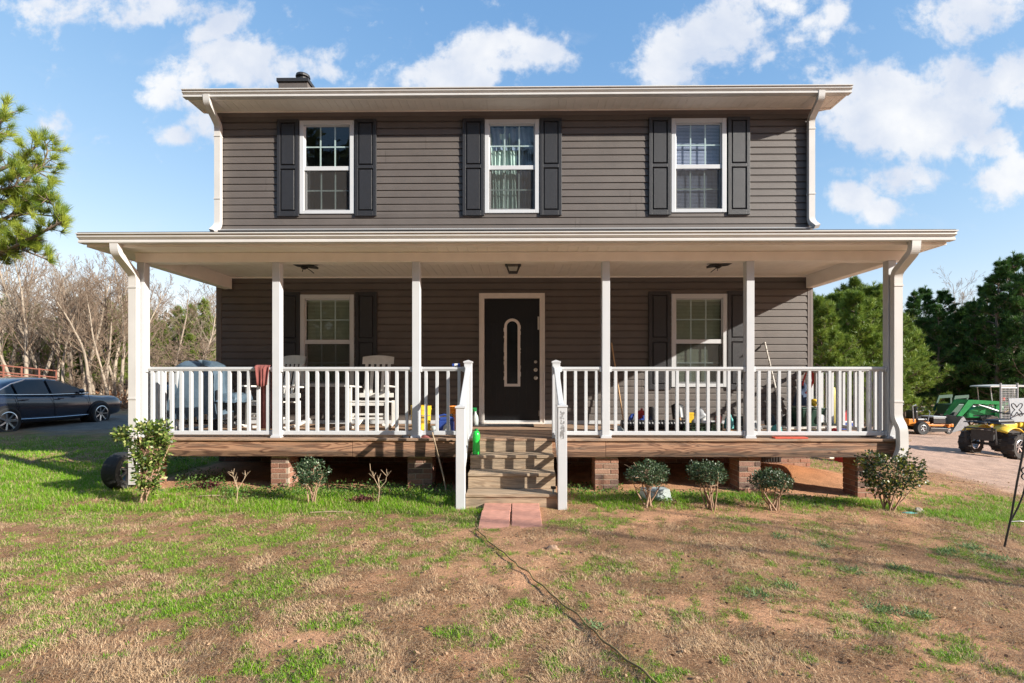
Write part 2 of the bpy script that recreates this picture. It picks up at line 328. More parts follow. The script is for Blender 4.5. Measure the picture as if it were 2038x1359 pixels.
den = mth('ADD', acc, mth('MULTIPLY', mth('SUBTRACT', nb, .5), 2.4)); den = mth('ADD', den, mth('MULTIPLY', mth('SUBTRACT', nf, .5), 1.1))
mr = N.new('ShaderNodeMapRange'); mr.interpolation_type = 'SMOOTHSTEP'; mr.inputs['From Min'].default_value = .28; mr.inputs['From Max'].default_value = .95; L.new(den, mr.inputs[0])
wisp = N.new('ShaderNodeMapRange'); wisp.interpolation_type = 'SMOOTHSTEP'; wisp.inputs['From Min'].default_value = .56; wisp.inputs['From Max'].default_value = .85; wisp.inputs['To Max'].default_value = .4; L.new(noise(3.5, 9, .62, .4, (3, 1, 0), (1, 2, 1)), wisp.inputs[0])
dens = mth('MAXIMUM', mr.outputs[0], wisp.outputs[0])
shade = N.new('ShaderNodeMapRange'); shade.inputs['From Min'].default_value = .35; shade.inputs['From Max'].default_value = .65; L.new(noise(6, 6, .55, .2, (.01, -.03, 0)), shade.inputs[0])
cc = N.new('ShaderNodeMix'); cc.data_type = 'RGBA'; cc.inputs[6].default_value = (3.2, 3.5, 4.1, 1); cc.inputs[7].default_value = (4.55, 4.58, 4.65, 1); L.new(shade.outputs[0], cc.inputs[0])
fr_ = N.new('ShaderNodeMapRange'); fr_.interpolation_type = 'SMOOTHSTEP'; fr_.inputs['From Min'].default_value = .3; fr_.inputs['From Max'].default_value = .62; L.new(sp.outputs[1], fr_.inputs[0])
up = mth('MULTIPLY', mth('GREATER_THAN', sp.outputs[2], 0.0), fr_.outputs[0])
mx = N.new('ShaderNodeMix'); mx.data_type = 'RGBA'; L.new(mth('MULTIPLY', mth('MULTIPLY', dens, up), .94), mx.inputs[0]); ss = N.new('ShaderNodeSeparateColor'); L.new(sk.outputs[0], ss.inputs[0]); sc_ = N.new('ShaderNodeCombineColor')
for i_, (p_, g_) in enumerate(((.95, 1.08), (.66, 1.5), (.42, 2.35))): L.new(mth('MULTIPLY', mth('POWER', ss.outputs[i_], p_), g_), sc_.inputs[i_])
L.new(sc_.outputs[0], mx.inputs[6]); L.new(cc.outputs[2], mx.inputs[7]); L.new(mx.outputs[2], bg.inputs[0])
SC.view_settings.view_transform = 'Standard'; SC.view_settings.look = 'None'; SC.view_settings.exposure = 0.87; SC.view_settings.gamma = 1.0
SC.cycles.max_bounces = 6; SC.cycles.diffuse_bounces = 3; SC.cycles.glossy_bounces = 3; SC.cycles.transparent_max_bounces = 8; SC.cycles.transmission_bounces = 3
# ------------------------------------------------------------------ ground
def gz(x, y):
    x = np.asarray(x, float); y = np.asarray(y, float)
    z = np.interp(x, [-40, -14, -10, -5, -3, 2, 4.5, 7, 14, 25, 60], [.3, .16, .11, .03, 0, 0, -.09, -.26, -.78, -1.05, -1.2])
    fade = np.clip((y+8.5)/3.0, 0, 1)*.7+.3
    return z*np.where(x > 2, fade, 1)
def grough(x, y): return (fbm(x*1.3, y*1.3, 3)-.5)*.05+(fbm(x*7, y*7, 9, 3)-.5)*.018
GREEN = [(130,955,280,55,1.35),(80,1030,260,40,.8),(330,1010,140,34,1.2),(560,1012,280,34,1.25),(790,1005,160,30,1.3),(430,1075,230,28,.75),(230,1130,300,40,.5),(120,1230,200,40,.35),(840,1050,100,18,.9),
  (940,1030,50,25,1.3),(1150,1040,80,20,1.),(1210,1000,80,16,1.2),(1330,982,130,12,1.3),(1500,985,120,12,1.3),(1650,1000,120,13,1.4),(1880,1020,90,14,1.2),(1980,1010,130,40,.65),(1960,1060,100,20,.7),(1750,1135,130,16,.9),(1850,1155,60,12,.7),
  (330,1265,70,16,.75),(180,1300,120,25,.4),(880,1260,45,14,.75),(700,1245,60,15,.5),(480,1185,80,14,.7),(560,1160,120,18,.5),(1430,1050,90,14,.75),(1380,1070,60,10,.6),(260,1100,120,15,.8),(60,1090,150,25,.6),(380,970,80,30,1.2),(700,985,160,22,1.1),(1900,1100,60,14,.6),(880,1010,40,22,1.1),(1400,985,60,14,1.2)]
BARE = [(1350,1020,100,9,1.2),(1500,1022,140,9,1.3),(900,1065,60,14,1.),(850,1150,180,30,.5),(1500,960,200,22,1.2),(1650,965,140,18,1.4),(1790,1035,80,10,1.),(700,1022,60,6,.8),(300,1012,60,5,.8),(920,1310,120,30,.8),(560,1270,120,25,.6),(1000,1150,100,25,.5),(1300,1200,140,22,.5),(1620,1230,120,20,.4),(80,1165,100,12,.8),(60,1075,90,5,.5),(640,1260,60,10,.8),(820,1260,60,14,.5)]
def g2w(lst):
    o = []
    for (px, py, rx, ry, a) in lst:
        z = 0.0; x = 0
        for _ in range(4):
            t = (CAMZ-z)/((py-HOR)/1000); x = t*(px-1030)/1000; z = float(gz(x, t+CAMY))
        o.append((x, t+CAMY, rx*t/1000, max(ry*t*t/((CAMZ-z)*1000), .06), a))
    return o
GW, BW = g2w(GREEN), g2w(BARE)
def field(lst, x, y):
    s = np.zeros_like(x)
    for (cx, cy, rx, ry, a) in lst: s = np.maximum(s, a*np.exp(-(((x-cx)/rx)**2+((y-cy)/ry)**2)*.8))
    return s
def cover(x, y):
    g = field(GW, x, y); b = field(BW, x, y)
    n = fbm(x*1.8, y*1.8, 21, 5); n2 = fbm(x*6, y*6, 33, 4); n3 = fbm(x*.9, y*.9, 41, 3)
    base = np.where(y > -.5, .0, .33)*np.clip(1.5-(x+2.2)*.5, .35, 2.)*np.clip(1+(y+4.4)*.25*(x < -.5), .55, 1.3)
    back = np.where((y > -.2) & (x < -5) & (y < 4.5), .6, 0.)
    g = np.maximum(np.maximum(g, base), back)
    n4 = fbm(x*17, y*17, 61, 3); gm = np.clip((g*.95+(n-.5)*1.5+(n2-.5)*1.4+(n4-.5)*1.9-.24)*1.5, 0, 1)
    gm = gm*(1-np.clip(b*1.2-.5, 0, 1))
    bm = np.clip((b*.9+(n3-.5)*1.6+(n2-.5)*.8-.22)*3, 0, 1)*(1-gm)
    road = np.clip((x-7.2+(n-.5)*1.6)*1.2, 0, 1)*np.clip((y+3.2)*1., 0, 1)
    road = np.maximum(road, np.clip((y-3.2+(n-.5)*2)*.8, 0, 1)*np.clip((-x-5)*.5, 0, 1)*np.clip((9.5-y), 0, 1))
    house = ((x > -5.) & (x < 4.95) & (y > -2.05) & (y < 8)).astype(float)
    gm = gm*(1-road)*(1-house); bm = np.maximum(bm, house)
    return gm, bm, road
xs = np.unique(np.concatenate([np.arange(-6.5, 6.5, .05), np.linspace(-14, -6.5, 70), np.linspace(6.5, 18, 100), np.linspace(-300, -14, 30), np.linspace(18, 300, 30)]))
ys = np.unique(np.concatenate([np.arange(-7, -1.5, .04), np.linspace(-12, -7, 20), np.linspace(-1.5, 9, 120), np.linspace(9, 40, 60), np.linspace(40, 400, 25)]))
X, Y = np.meshgrid(xs, ys); x, y = X.ravel(), Y.ravel(); gm, bm, road = cover(x, y)
fade = np.clip(1-(np.abs(x)-14)/20, 0, 1)*np.clip(1-(y-10)/20, 0, 1)
rut = road*(np.abs(np.sin((x*.35+y*.9)*2.1))**6)*-.04*(x > 5)
z = gz(x, y)+grough(x, y)*np.clip(fade, .1, 1)+rut; mound = .25*np.exp(-(((x-4.)/1.3)**2+((y+.5)/.7)**2)); z = z+mound*.6
V = np.stack([x, y, z], 1); nx, ny = len(xs), len(ys)
ii = (np.arange(ny-1)[:, None]*nx+np.arange(nx-1)[None]).ravel(); Fc = np.stack([ii, ii+1, ii+1+nx, ii+nx], 1)
m, nt, N, L = newmat('ground_soil')
out = N.new('ShaderNodeOutputMaterial'); bs = N.new('ShaderNodeBsdfPrincipled'); L.new(bs.outputs[0], out.inputs[0]); bs.inputs['Roughness'].default_value = .95; bs.inputs['Specular IOR Level'].default_value = .15
a_ = N.new('ShaderNodeAttribute'); a_.attribute_name = 'Col'; tcn = N.new('ShaderNodeTexCoord')
n1 = N.new('ShaderNodeTexNoise'); n1.inputs['Scale'].default_value = 55; n1.inputs['Detail'].default_value = 8; n1.inputs['Roughness'].default_value = .75; L.new(tcn.outputs['Object'], n1.inputs['Vector'])
n2 = N.new('ShaderNodeTexNoise'); n2.inputs['Scale'].default_value = 4; n2.inputs['Detail'].default_value = 8; L.new(tcn.outputs['Object'], n2.inputs['Vector'])
r1 = N.new('ShaderNodeMapRange'); r1.inputs['From Min'].default_value = .25; r1.inputs['From Max'].default_value = .75; r1.inputs['To Min'].default_value = .45; r1.inputs['To Max'].default_value = 1.55; L.new(n1.outputs[0], r1.inputs[0])
r2 = N.new('ShaderNodeMapRange'); r2.inputs['From Min'].default_value = .3; r2.inputs['From Max'].default_value = .7; r2.inputs['To Min'].default_value = .8; r2.inputs['To Max'].default_value = 1.2; L.new(n2.outputs[0], r2.inputs[0])
mm = N.new('ShaderNodeMath'); mm.operation = 'MULTIPLY'; L.new(r1.outputs[0], mm.inputs[0]); L.new(r2.outputs[0], mm.inputs[1])
vs_ = N.new('ShaderNodeVectorMath'); vs_.operation = 'SCALE'; L.new(a_.outputs['Color'], vs_.inputs[0]); L.new(mm.outputs[0], vs_.inputs['Scale']); L.new(vs_.outputs[0], bs.inputs['Base Color'])
bp = N.new('ShaderNodeBump'); bp.inputs['Strength'].default_value = .8; bp.inputs['Distance'].default_value = .02; L.new(n1.outputs[0], bp.inputs['Height']); L.new(bp.outputs[0], bs.inputs['Normal'])
def lerp(a, b, t): return a*(1-t[:, None])+np.asarray(b)[None]*t[:, None]
dirt = np.tile([.33, .185, .1], (len(x), 1)); c = dirt*(0.75+.5*fbm(x*2.2, y*2.2, 5, 4))[:, None]
c = lerp(c, (.5, .27, .15), bm); c = lerp(c, (.14, .19, .03), gm*.7); c = lerp(c, (.48, .32, .235), road*(x > 4)); c = lerp(c, (.2, .17, .14), road*(x < -4))
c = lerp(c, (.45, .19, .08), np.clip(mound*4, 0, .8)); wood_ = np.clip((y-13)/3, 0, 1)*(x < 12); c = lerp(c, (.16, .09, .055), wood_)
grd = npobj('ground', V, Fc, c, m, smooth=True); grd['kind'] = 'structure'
# ------------------------------------------------------------------ grass: dormant straw, living green
def blades(name, n, kind, lab):
    D = 2.15*np.exp(RNG.random(n)*math.log(11.5/2.15)); D = np.where(RNG.random(n) < .35, 2.15+RNG.random(n)*9, D)
    xx = (RNG.random(n)*2-1)*D*1.08; yy = D+CAMY
    gm, bm, rd = cover(xx, yy)
    if kind == 'green': p = gm*1.
    else: p = (1-.3*gm)*(1-.8*bm)*np.clip((fbm(xx*4, yy*4, 77, 4)-.3)*3, .12, 1)
    p = p*(1-rd*.97)*np.clip((11.5-D)/3, .0, 1)
    p = np.where((xx > -5.1) & (xx < 5.0) & (yy > -2.0), p*.0, p); p = np.where((xx > -.62) & (xx < .5) & (yy > -2.95), 0, p); p = np.where((xx > -.35) & (xx < .29) & (yy > -3.68), 0, p)
    k = RNG.random(n) < p; xx, yy, D = xx[k], yy[k], D[k]; gm = gm[k]; n = len(xx)
    zz = gz(xx, yy)+grough(xx, yy)-.002
    sc = np.clip(D/4.5, 1, 2.2)
    az = RNG.random(n)*2*math.pi; dirh = np.stack([np.cos(az), np.sin(az), np.zeros(n)], 1)
    if kind == 'green':
        Ln = RNG.uniform(.014, .034, n)*(.6+.5*gm)*np.where(yy > -3.15, 2.1, .9); tl = RNG.uniform(.35, 1.3, n); w = RNG.uniform(.0022, .0038, n)*sc
        a, b = np.array([.09, .29, .008]), np.array([.32, .54, .02]); t = RNG.random(n)*.8+.2*fbm(xx, yy, 3)
        col = a*(1-t[:, None])+b*t[:, None]; yl = RNG.random(n) < .2; col[yl] = [.55, .5, .22]
    else:
        Ln = RNG.uniform(.016, .05, n); tl = RNG.uniform(1.0, 1.56, n); w = RNG.uniform(.0016, .003, n)*sc; az = fbm(xx*2.2, yy*2.2, 91, 3)*14+RNG.normal(size=n)*.75; dirh = np.stack([np.cos(az), np.sin(az), np.zeros(n)], 1)
        a, b = np.array([.4, .24, .125]), np.array([.82, .61, .38]); t = RNG.random(n)
        col = a*(1-t[:, None])+b*t[:, None]; dk = RNG.random(n) < .17; col[dk] = [.16, .1, .065]
    P = np.stack([xx, yy, zz], 1); up = np.array([0, 0, 1.])
    d1 = dirh*np.sin(tl*.6)[:, None]+up*np.cos(tl*.6)[:, None]; d2 = dirh*np.sin(np.minimum(tl*1.25, 1.75))[:, None]+up*np.cos(np.minimum(tl*1.25, 1.75))[:, None]
    if kind != 'green':
        bend = RNG.normal(size=(n, 3))*[.9, .9, .25]; d2 = nrm(d2+bend)
    S = np.stack([-np.sin(az), np.cos(az), np.zeros(n)], 1)*w[:, None]*.5
    p1 = P+d1*(Ln*.5)[:, None]; p2 = p1+d2*(Ln*.5)[:, None]
    V = np.stack([P-S, P+S, p1+S*.8, p1-S*.8, p2+S*.25, p2-S*.25], 1).reshape(-1, 3)
    b = np.arange(n)[:, None]*6; Fc = np.concatenate([b+[0, 1, 2, 3], b+[3, 2, 4, 5]])
    o = npobj(name, V, Fc, np.repeat(col, 6, 0), M['grass']); tag(o, lab, 'grass', kind='stuff')
blades('dormant_grass', 760000, 'dry', 'dry straw-coloured dormant grass over the red soil')
blades('green_grass', 760000, 'green', 'bright green winter grass growing in patches on the lawn')
# ------------------------------------------------------------------ house
house = empty('house', (0, 0, 0), 0, 'two storey house with dark taupe siding, black shutters and a white railed front porch', 'house')
XL, XR = AX(433), AX(1615); DZ = .675; DF = -2.06; PF = -2.0; PL, PR = -5.0, 4.98
XTL, XTR = -5.34, 5.24
Z_EAVE = AZ(220); Z_CEIL = AZ(551); Z_FLASH = AZ(458)
WU = [(598, 706), (965, 1073), (1335, 1444)]; WL = [(599, 706), (1335, 1446)]
ZU0, ZU1 = AZ(425), AZ(239.5); ZL0, ZL1 = AZ(770), AZ(586)
DXa, DXb, DZt = AX(954), AX(1084), AZ(584)
def siding(name, z0, z1, holes):
    mb = MB(); h = .1165; nC = int(math.ceil((z1-z0)/h)); rnd = random.Random(5)
    for k in range(nC):
        a, b = z0+k*h, min(z0+(k+1)*h, z1)
        cuts = sorted({a, b, *[q for H in holes for q in H[2:] if a < q < b]})
        jn = [AX(rnd.uniform(500, 1550)), AX(rnd.uniform(700, 1300))] if k % 2 == 0 else jn
        for c0, c1 in zip(cuts, cuts[1:]):
            mid = (c0+c1)/2; segs = [(XL+.06, XR-.06)]
            for (hx0, hx1, hz0, hz1) in holes:
                if hz0 <= mid <= hz1:
                    ns = []
                    for s0, s1 in segs:
                        if hx0 > s0: ns.append((s0, min(s1, hx0)))
                        if hx1 < s1: ns.append((max(s0, hx1), s1))
                    segs = [q for q in ns if q[1]-q[0] > .005] if ns else []
            for j in jn:
                segs = [q for s0, s1 in segs for q in ([(s0, j-.002), (j+.002, s1)] if s0 < j-.01 and j+.01 < s1 else [(s0, s1)])]
            def yo(z):
                t = (z-a)/h; return -.021+.004*t if t < .7 else -.0182+.0165*((t-.7)/.3)**.7
            zs = sorted({c0, c1, *[q for q in (a+.72*h,) if c0 < q < c1]})
            for s0, s1 in segs:
                cv = random.Random(k*7+int(s0*9)).uniform(.93, 1.06); mb.cur = (cv, cv, cv)
                for q0, q1 in zip(zs, zs[1:]):
                    mb.add([(s0, yo(q0), q0), (s1, yo(q0), q0), (s1, yo(q1), q1), (s0, yo(q1), q1)], [(0, 1, 2, 3)])
                if abs(c0-a) < 1e-6: mb.add([(s0, 0, a), (s1, 0, a), (s1, -.021, a), (s0, -.021, a)], [(0, 1, 2, 3)])
    return mb.obj(name, M['siding'], house)
holesU = [(AX(a), AX(b), ZU0, ZU1) for a, b in WU]; holesL = [(AX(a), AX(b), ZL0, ZL1) for a, b in WL]+[(DXa, DXb, DZ, DZt)]
siding('wall', Z_FLASH-.02, Z_EAVE, holesU); siding('wall', DZ+.06, Z_CEIL, holesL)
# body of the house behind the siding, with openings left for the windows and the door
HD = 7.6; mb = MB()
def backing(z0, z1, holes):
    cuts = sorted({z0, z1, *[q for H in holes for q in H[2:] if z0 < q < z1]})
    for c0, c1 in zip(cuts, cuts[1:]):
        mid = (c0+c1)/2; segs = [(XL, XR)]
        for (a, b, e, f) in holes:
            if e <= mid <= f: segs = [q for s0, s1 in segs for q in ([(s0, a), (b, s1)] if s0 < a and b < s1 else [(s0, s1)])]
        for s0, s1 in segs: mb.box(s0, s1, .002, .12, c0, c1)
backing(DZ-.1, Z_CEIL+.3, holesL); backing(Z_CEIL+.3, Z_EAVE, holesU)
mb.box(XL, XL+.12, .12, HD, DZ-.1, Z_EAVE); mb.box(XR-.12, XR, .12, HD, DZ-.1, Z_EAVE); mb.box(XL, XR, HD, HD+.12, DZ-.1, Z_EAVE)
mb.box(XL+.12, XR-.12, .12, HD, Z_CEIL+.1, Z_CEIL+.25); mb.box(XL+.12, XR-.12, .12, HD, DZ-.1, DZ-.02)
zr = Z_EAVE+.42*(HD/2+.3)
mb.prism([(0, Z_EAVE), (HD, Z_EAVE), (HD/2, zr-.05)], 'x', XL, XL+.12); mb.prism([(0, Z_EAVE), (HD, Z_EAVE), (HD/2, zr-.05)], 'x', XR-.12, XR)
mb.obj('wall', M['siding_plain'], house, fix=True)
for (x0, x1) in ((XL-.012, XL+.075), (XR-.075, XR+.012)):
    for z0, z1 in ((Z_FLASH-.02, Z_EAVE-.02), (DZ+.03, Z_CEIL-.01)):
        mb = MB(); mb.box(x0, x1, -.024, .09, z0, z1); mb.box((x0+x1)/2-.004, (x0+x1)/2+.004, -.027, -.024, z0+.01, z1-.01); mb.obj('corner_trim', M['corner'], house, .004)
MB().box(XL+.08, XR-.08, -.03, .0, DZ+.002, DZ+.06).obj('base_board', M['white'], house, .003)
MB().box(XL+.02, XR-.02, -.022, .0, Z_EAVE-.09, Z_EAVE-.012).obj('frieze_board', M['corner'], house, .003)
# roof
mb = MB(); e0, ov = -.50, .42
mb.prism([(e0+.04, Z_EAVE+.10), (HD/2, zr+.05), (HD/2, zr+.0), (e0+.04, Z_EAVE+.06)], 'x', XTL-.02, XTR+.02)
mb.prism([(HD/2, zr+.05), (HD+.5, Z_EAVE+.10), (HD+.5, Z_EAVE+.06), (HD/2, zr)], 'x', XTL-.02, XTR+.02)
roof = mb.obj('roof', M['shingle'], house, fix=True)
def soffit_strips(mb, x0, x1, y0, y1, z, st=.1):
    n = int((x1-x0)/st)
    for i in range(n):
        a = x0+(x1-x0)*i/n; b = x0+(x1-x0)*(i+1)/n; mb.box(a+.002, b-.002, y0, y1, z, z+.01)
mb = MB(); soffit_strips(mb, XTL+.02, XTR-.02, -.36, -.005, Z_EAVE, .13); mb.box(XTL+.02, XTR-.02, -.35, -.01, Z_EAVE+.012, Z_EAVE+.02); mb.obj('soffit', M['almond'], house)
mb = MB(); mb.box(XTL+.02, XTR-.02, -.03, -.006, Z_EAVE-.022, Z_EAVE-.002); mb.obj('soffit_trim', M['almond'], house)
MB().box(XTL, XTR, -.395, -.365, Z_EAVE-.012, Z_EAVE+.15).obj('fascia', M['almond'], house, .003)
for xx in (XTL, XTR-.03):   # rake boards
    mb = MB(); mb.prism([(-.364, Z_EAVE-.01), (-.364, Z_EAVE+.08), (HD/2, zr-.005), (HD/2, zr-.17), (0, Z_EAVE-.01)], 'x', xx, xx+.03); mb.obj('rake_board', M['almond'], house, fix=True)
mb = MB(); mb.prism([(-.0, Z_EAVE-.0), (HD/2, zr-.16), (HD/2, zr-.15), (0, Z_EAVE+.01)], 'x', XTL+.03, XL-.002); mb.obj('soffit', M['almond'], house, fix=True); mb = MB(); mb.prism([(-.0, Z_EAVE-.0), (HD/2, zr-.16), (HD/2, zr-.15), (0, Z_EAVE+.01)], 'x', XR+.002, XTR-.03); mb.obj('soffit', M['almond'], house, fix=True)
KP = [(0, 0), (-.075, 0), (-.09, .004), (-.09, .026), (-.078, .04), (-.08, .05), (-.108, .066), (-.11, .07), (-.108, .096), (-.128, .099), (-.128, .112), (-.105, .112), (-.1, .09), (0, .09)]
def gutter(y, z, x0, x1):
    mb = MB(); mb.prism([(y+a, z+b) for a, b in KP], 'x', x0, x1)
    mb.obj('gutter', M['gutter'], house, fix=True)
GZu = AZ(187.5, -.5); gutter(-.397, GZu, XTL-.03, XTR+.03)
# porch roof, soffit, beam, ceiling
XPL, XPR = AX(155, -2.42)+.03, AX(1902, -2.42)-.05; SZ = AZ(501, PF); GZl = AZ(480.5, -2.42); PE = -2.30
mb = MB(); mb.prism([(-2.44, GZl+.125), (-.001, Z_FLASH-.005), (-.001, Z_FLASH-.06), (-2.44, GZl+.085)], 'x', XPL-.02, XPR+.04); mb.obj('porch_roof', M['shingle'], house, fix=True)
mb = MB(); mb.prism([(-.12, Z_FLASH-.025), (-.02, Z_FLASH+.012), (-.02, Z_FLASH+.03), (-.13, Z_FLASH-.01)], 'x', XL+.02, XR-.02); mb.obj('flashing', M['white'], house, fix=True)
mb = MB(); soffit_strips(mb, XPL+.02, XPR-.0, PE, PF, SZ, .125); mb.box(XPL+.02, XPR, PE+.01, PF, SZ+.012, SZ+.02)
for xa, xb in ((XPL+.02, PL+.029), (PR-.029, XPR)):
    mb.box(xa, xb, PF+.0005, -.01, SZ, SZ+.012)
mb.obj('porch_soffit', M['almond'], house)
MB().box(XPL, XPR+.02, PE-.03, PE-.001, SZ-.012, SZ+.16).obj('porch_fascia', M['almond'], house, .003)
for xx in (XPL, XPR-.01):
    mb = MB(); mb.prism([(PE, SZ-.01), (PE, SZ+.1), (0, Z_FLASH-.07), (0, Z_FLASH-.22), (-.9, SZ+.16), (-1.3, SZ-.01)], 'x', xx, xx+.03); mb.box(xx, xx+.03, -1.31, -.01, SZ-.01, SZ+.1); mb.obj('rake_board', M['almond'], house, fix=True)
gutter(PE-.032, GZl, AX(155, -2.42), AX(1902, -2.42))
BZ = AZ(520, PF); mb = MB(); mb.box(PL+.03, PR-.03, PF, PF+.14, BZ, SZ-.001); mb.box(PL+.03, PR-.03, PF+.01, PF+.14, SZ-.001, Z_CEIL+.05); mb.box(PL+.02, PR-.02, PF-.004, PF+.01, SZ-.02, SZ-.003); mb.obj('porch_beam', M['almond'], house, .004)
for xa, xb in ((PL+.03, PL+.17), (PR-.17, PR-.03)): MB().box(xa, xb, PF+.142, -.03, BZ-.0, Z_CEIL+.05).obj('porch_beam', M['almond'], house, .004)
mb = MB(); soffit_strips(mb, PL+.17, PR-.17, PF+.14, -.03, Z_CEIL, .125); mb.box(PL+.17, PR-.17, PF+.14, -.02, Z_CEIL+.012, Z_CEIL+.03); mb.box(PL+.17, PR-.17, -.05, -.018, Z_CEIL-.02, Z_CEIL-.001); mb.obj('porch_ceiling', M['almond'], house)
# downspouts
def flute(w, d):
    P = []
    for i in range(9):
        u = -w/2+w*i/8; P.append((u, -d/2-(.004 if i % 2 else 0)))
    return P+[(w/2, d/2), (-w/2, d/2)]
def smoothpath(pts, n=6):
    P = [Vector(p) for p in pts]; o = [P[0]]
    for i in range(1, len(P)-1):
        r = min(.07, (P[i]-P[i-1]).length*.45, (P[i+1]-P[i]).length*.45); a = P[i]+(P[i-1]-P[i]).normalized()*r; b = P[i]+(P[i+1]-P[i]).normalized()*r
        for k in range(n+1):
            t = k/n; o.append(a*(1-t)**2+P[i]*2*t*(1-t)+b*t*t)
    return o+[P[-1]]
def spout(pts, w=.1, d=.07, straps=()):
    mb = MB(); mb.sweep(flute(w, d), smoothpath(pts))
    o = mb.obj('downspout', M['gutter'], house, fix=True)
    for z, x, y in straps: MB().box(x-w/2-.006, x+w/2+.006, y-d/2-.009, y+d/2+.002, z, z+.02).obj('strap', M['gutter'], o)
def A3(px, py, Y): v = at(px, py, Y); return (v.x, v.y, v.z)
xs_ = AX(434.5, -.07); spout([A3(412, 189, -.46), A3(413, 205, -.45), (xs_, -.07, AZ(246, -.07)), (xs_, -.07, AZ(447, -.07)), (xs_-.05, -.16, AZ(461, -.07))], .1, .07, [(AZ(270, -.07), xs_, -.07), (AZ(395, -.07), xs_, -.07)])
xs_ = AX(1614, -.07); spout([A3(1634, 181, -.46), A3(1633, 197, -.45), (xs_, -.07, AZ(240, -.07)), (xs_, -.07, AZ(443, -.07)), (xs_+.05, -.16, AZ(456, -.07))], .1, .07, [(AZ(262, -.07), xs_, -.07), (AZ(390, -.07), xs_, -.07)])
yd = PF-.05
x_ = AX(267, yd); spout([A3(230, 482, -2.38), A3(231, 502, -2.38), (x_, yd, AZ(545, yd)), (x_, yd, .08)], .1, .07, [(AZ(572, yd), x_, yd), (AZ(795, yd), x_, yd)])
x_ = AX(1784, yd); spout([A3(1820, 478, -2.38), A3(1819, 500, -2.38), (x_, yd, AZ(545, yd)), (x_, yd, AZ(832, yd)), (x_+.03, yd-.05, AZ(850, yd)), (x_+.03, yd-.06, AZ(890, yd)), (x_-.04, yd-.07, AZ(915, yd))], .105, .075, [(AZ(572, yd), x_, yd), (AZ(800, yd), x_, yd)])
# chimney
mb = MB(); c0 = at(554, 170, 2.1); c1 = at(612, 170, 2.1); zt = AZ(160, 2.1)
for k in range(8): mb.box(c0.x, c1.x, 2.1, 2.55, zt-.12*(k+1)+.004, zt-.12*k)
mb.box(c0.x+.01, c1.x-.01, 2.11, 2.54, 6.2, zt); ch = mb.obj('chimney', M['siding_plain'], roof, .003)
mb = MB(); mb.box(c0.x-.03, c1.x+.03, 2.07, 2.58, zt, zt+.075); mb.lathe([(.0, .22), (.14, .2), (.15, .17), (.15, .14), (.11, .13), (.11, 0)], ((c0.x+c1.x)/2+.12, 2.32, zt+.07), 'z', 16); mb.obj('chimney_cap', M['dark'], ch, .004)
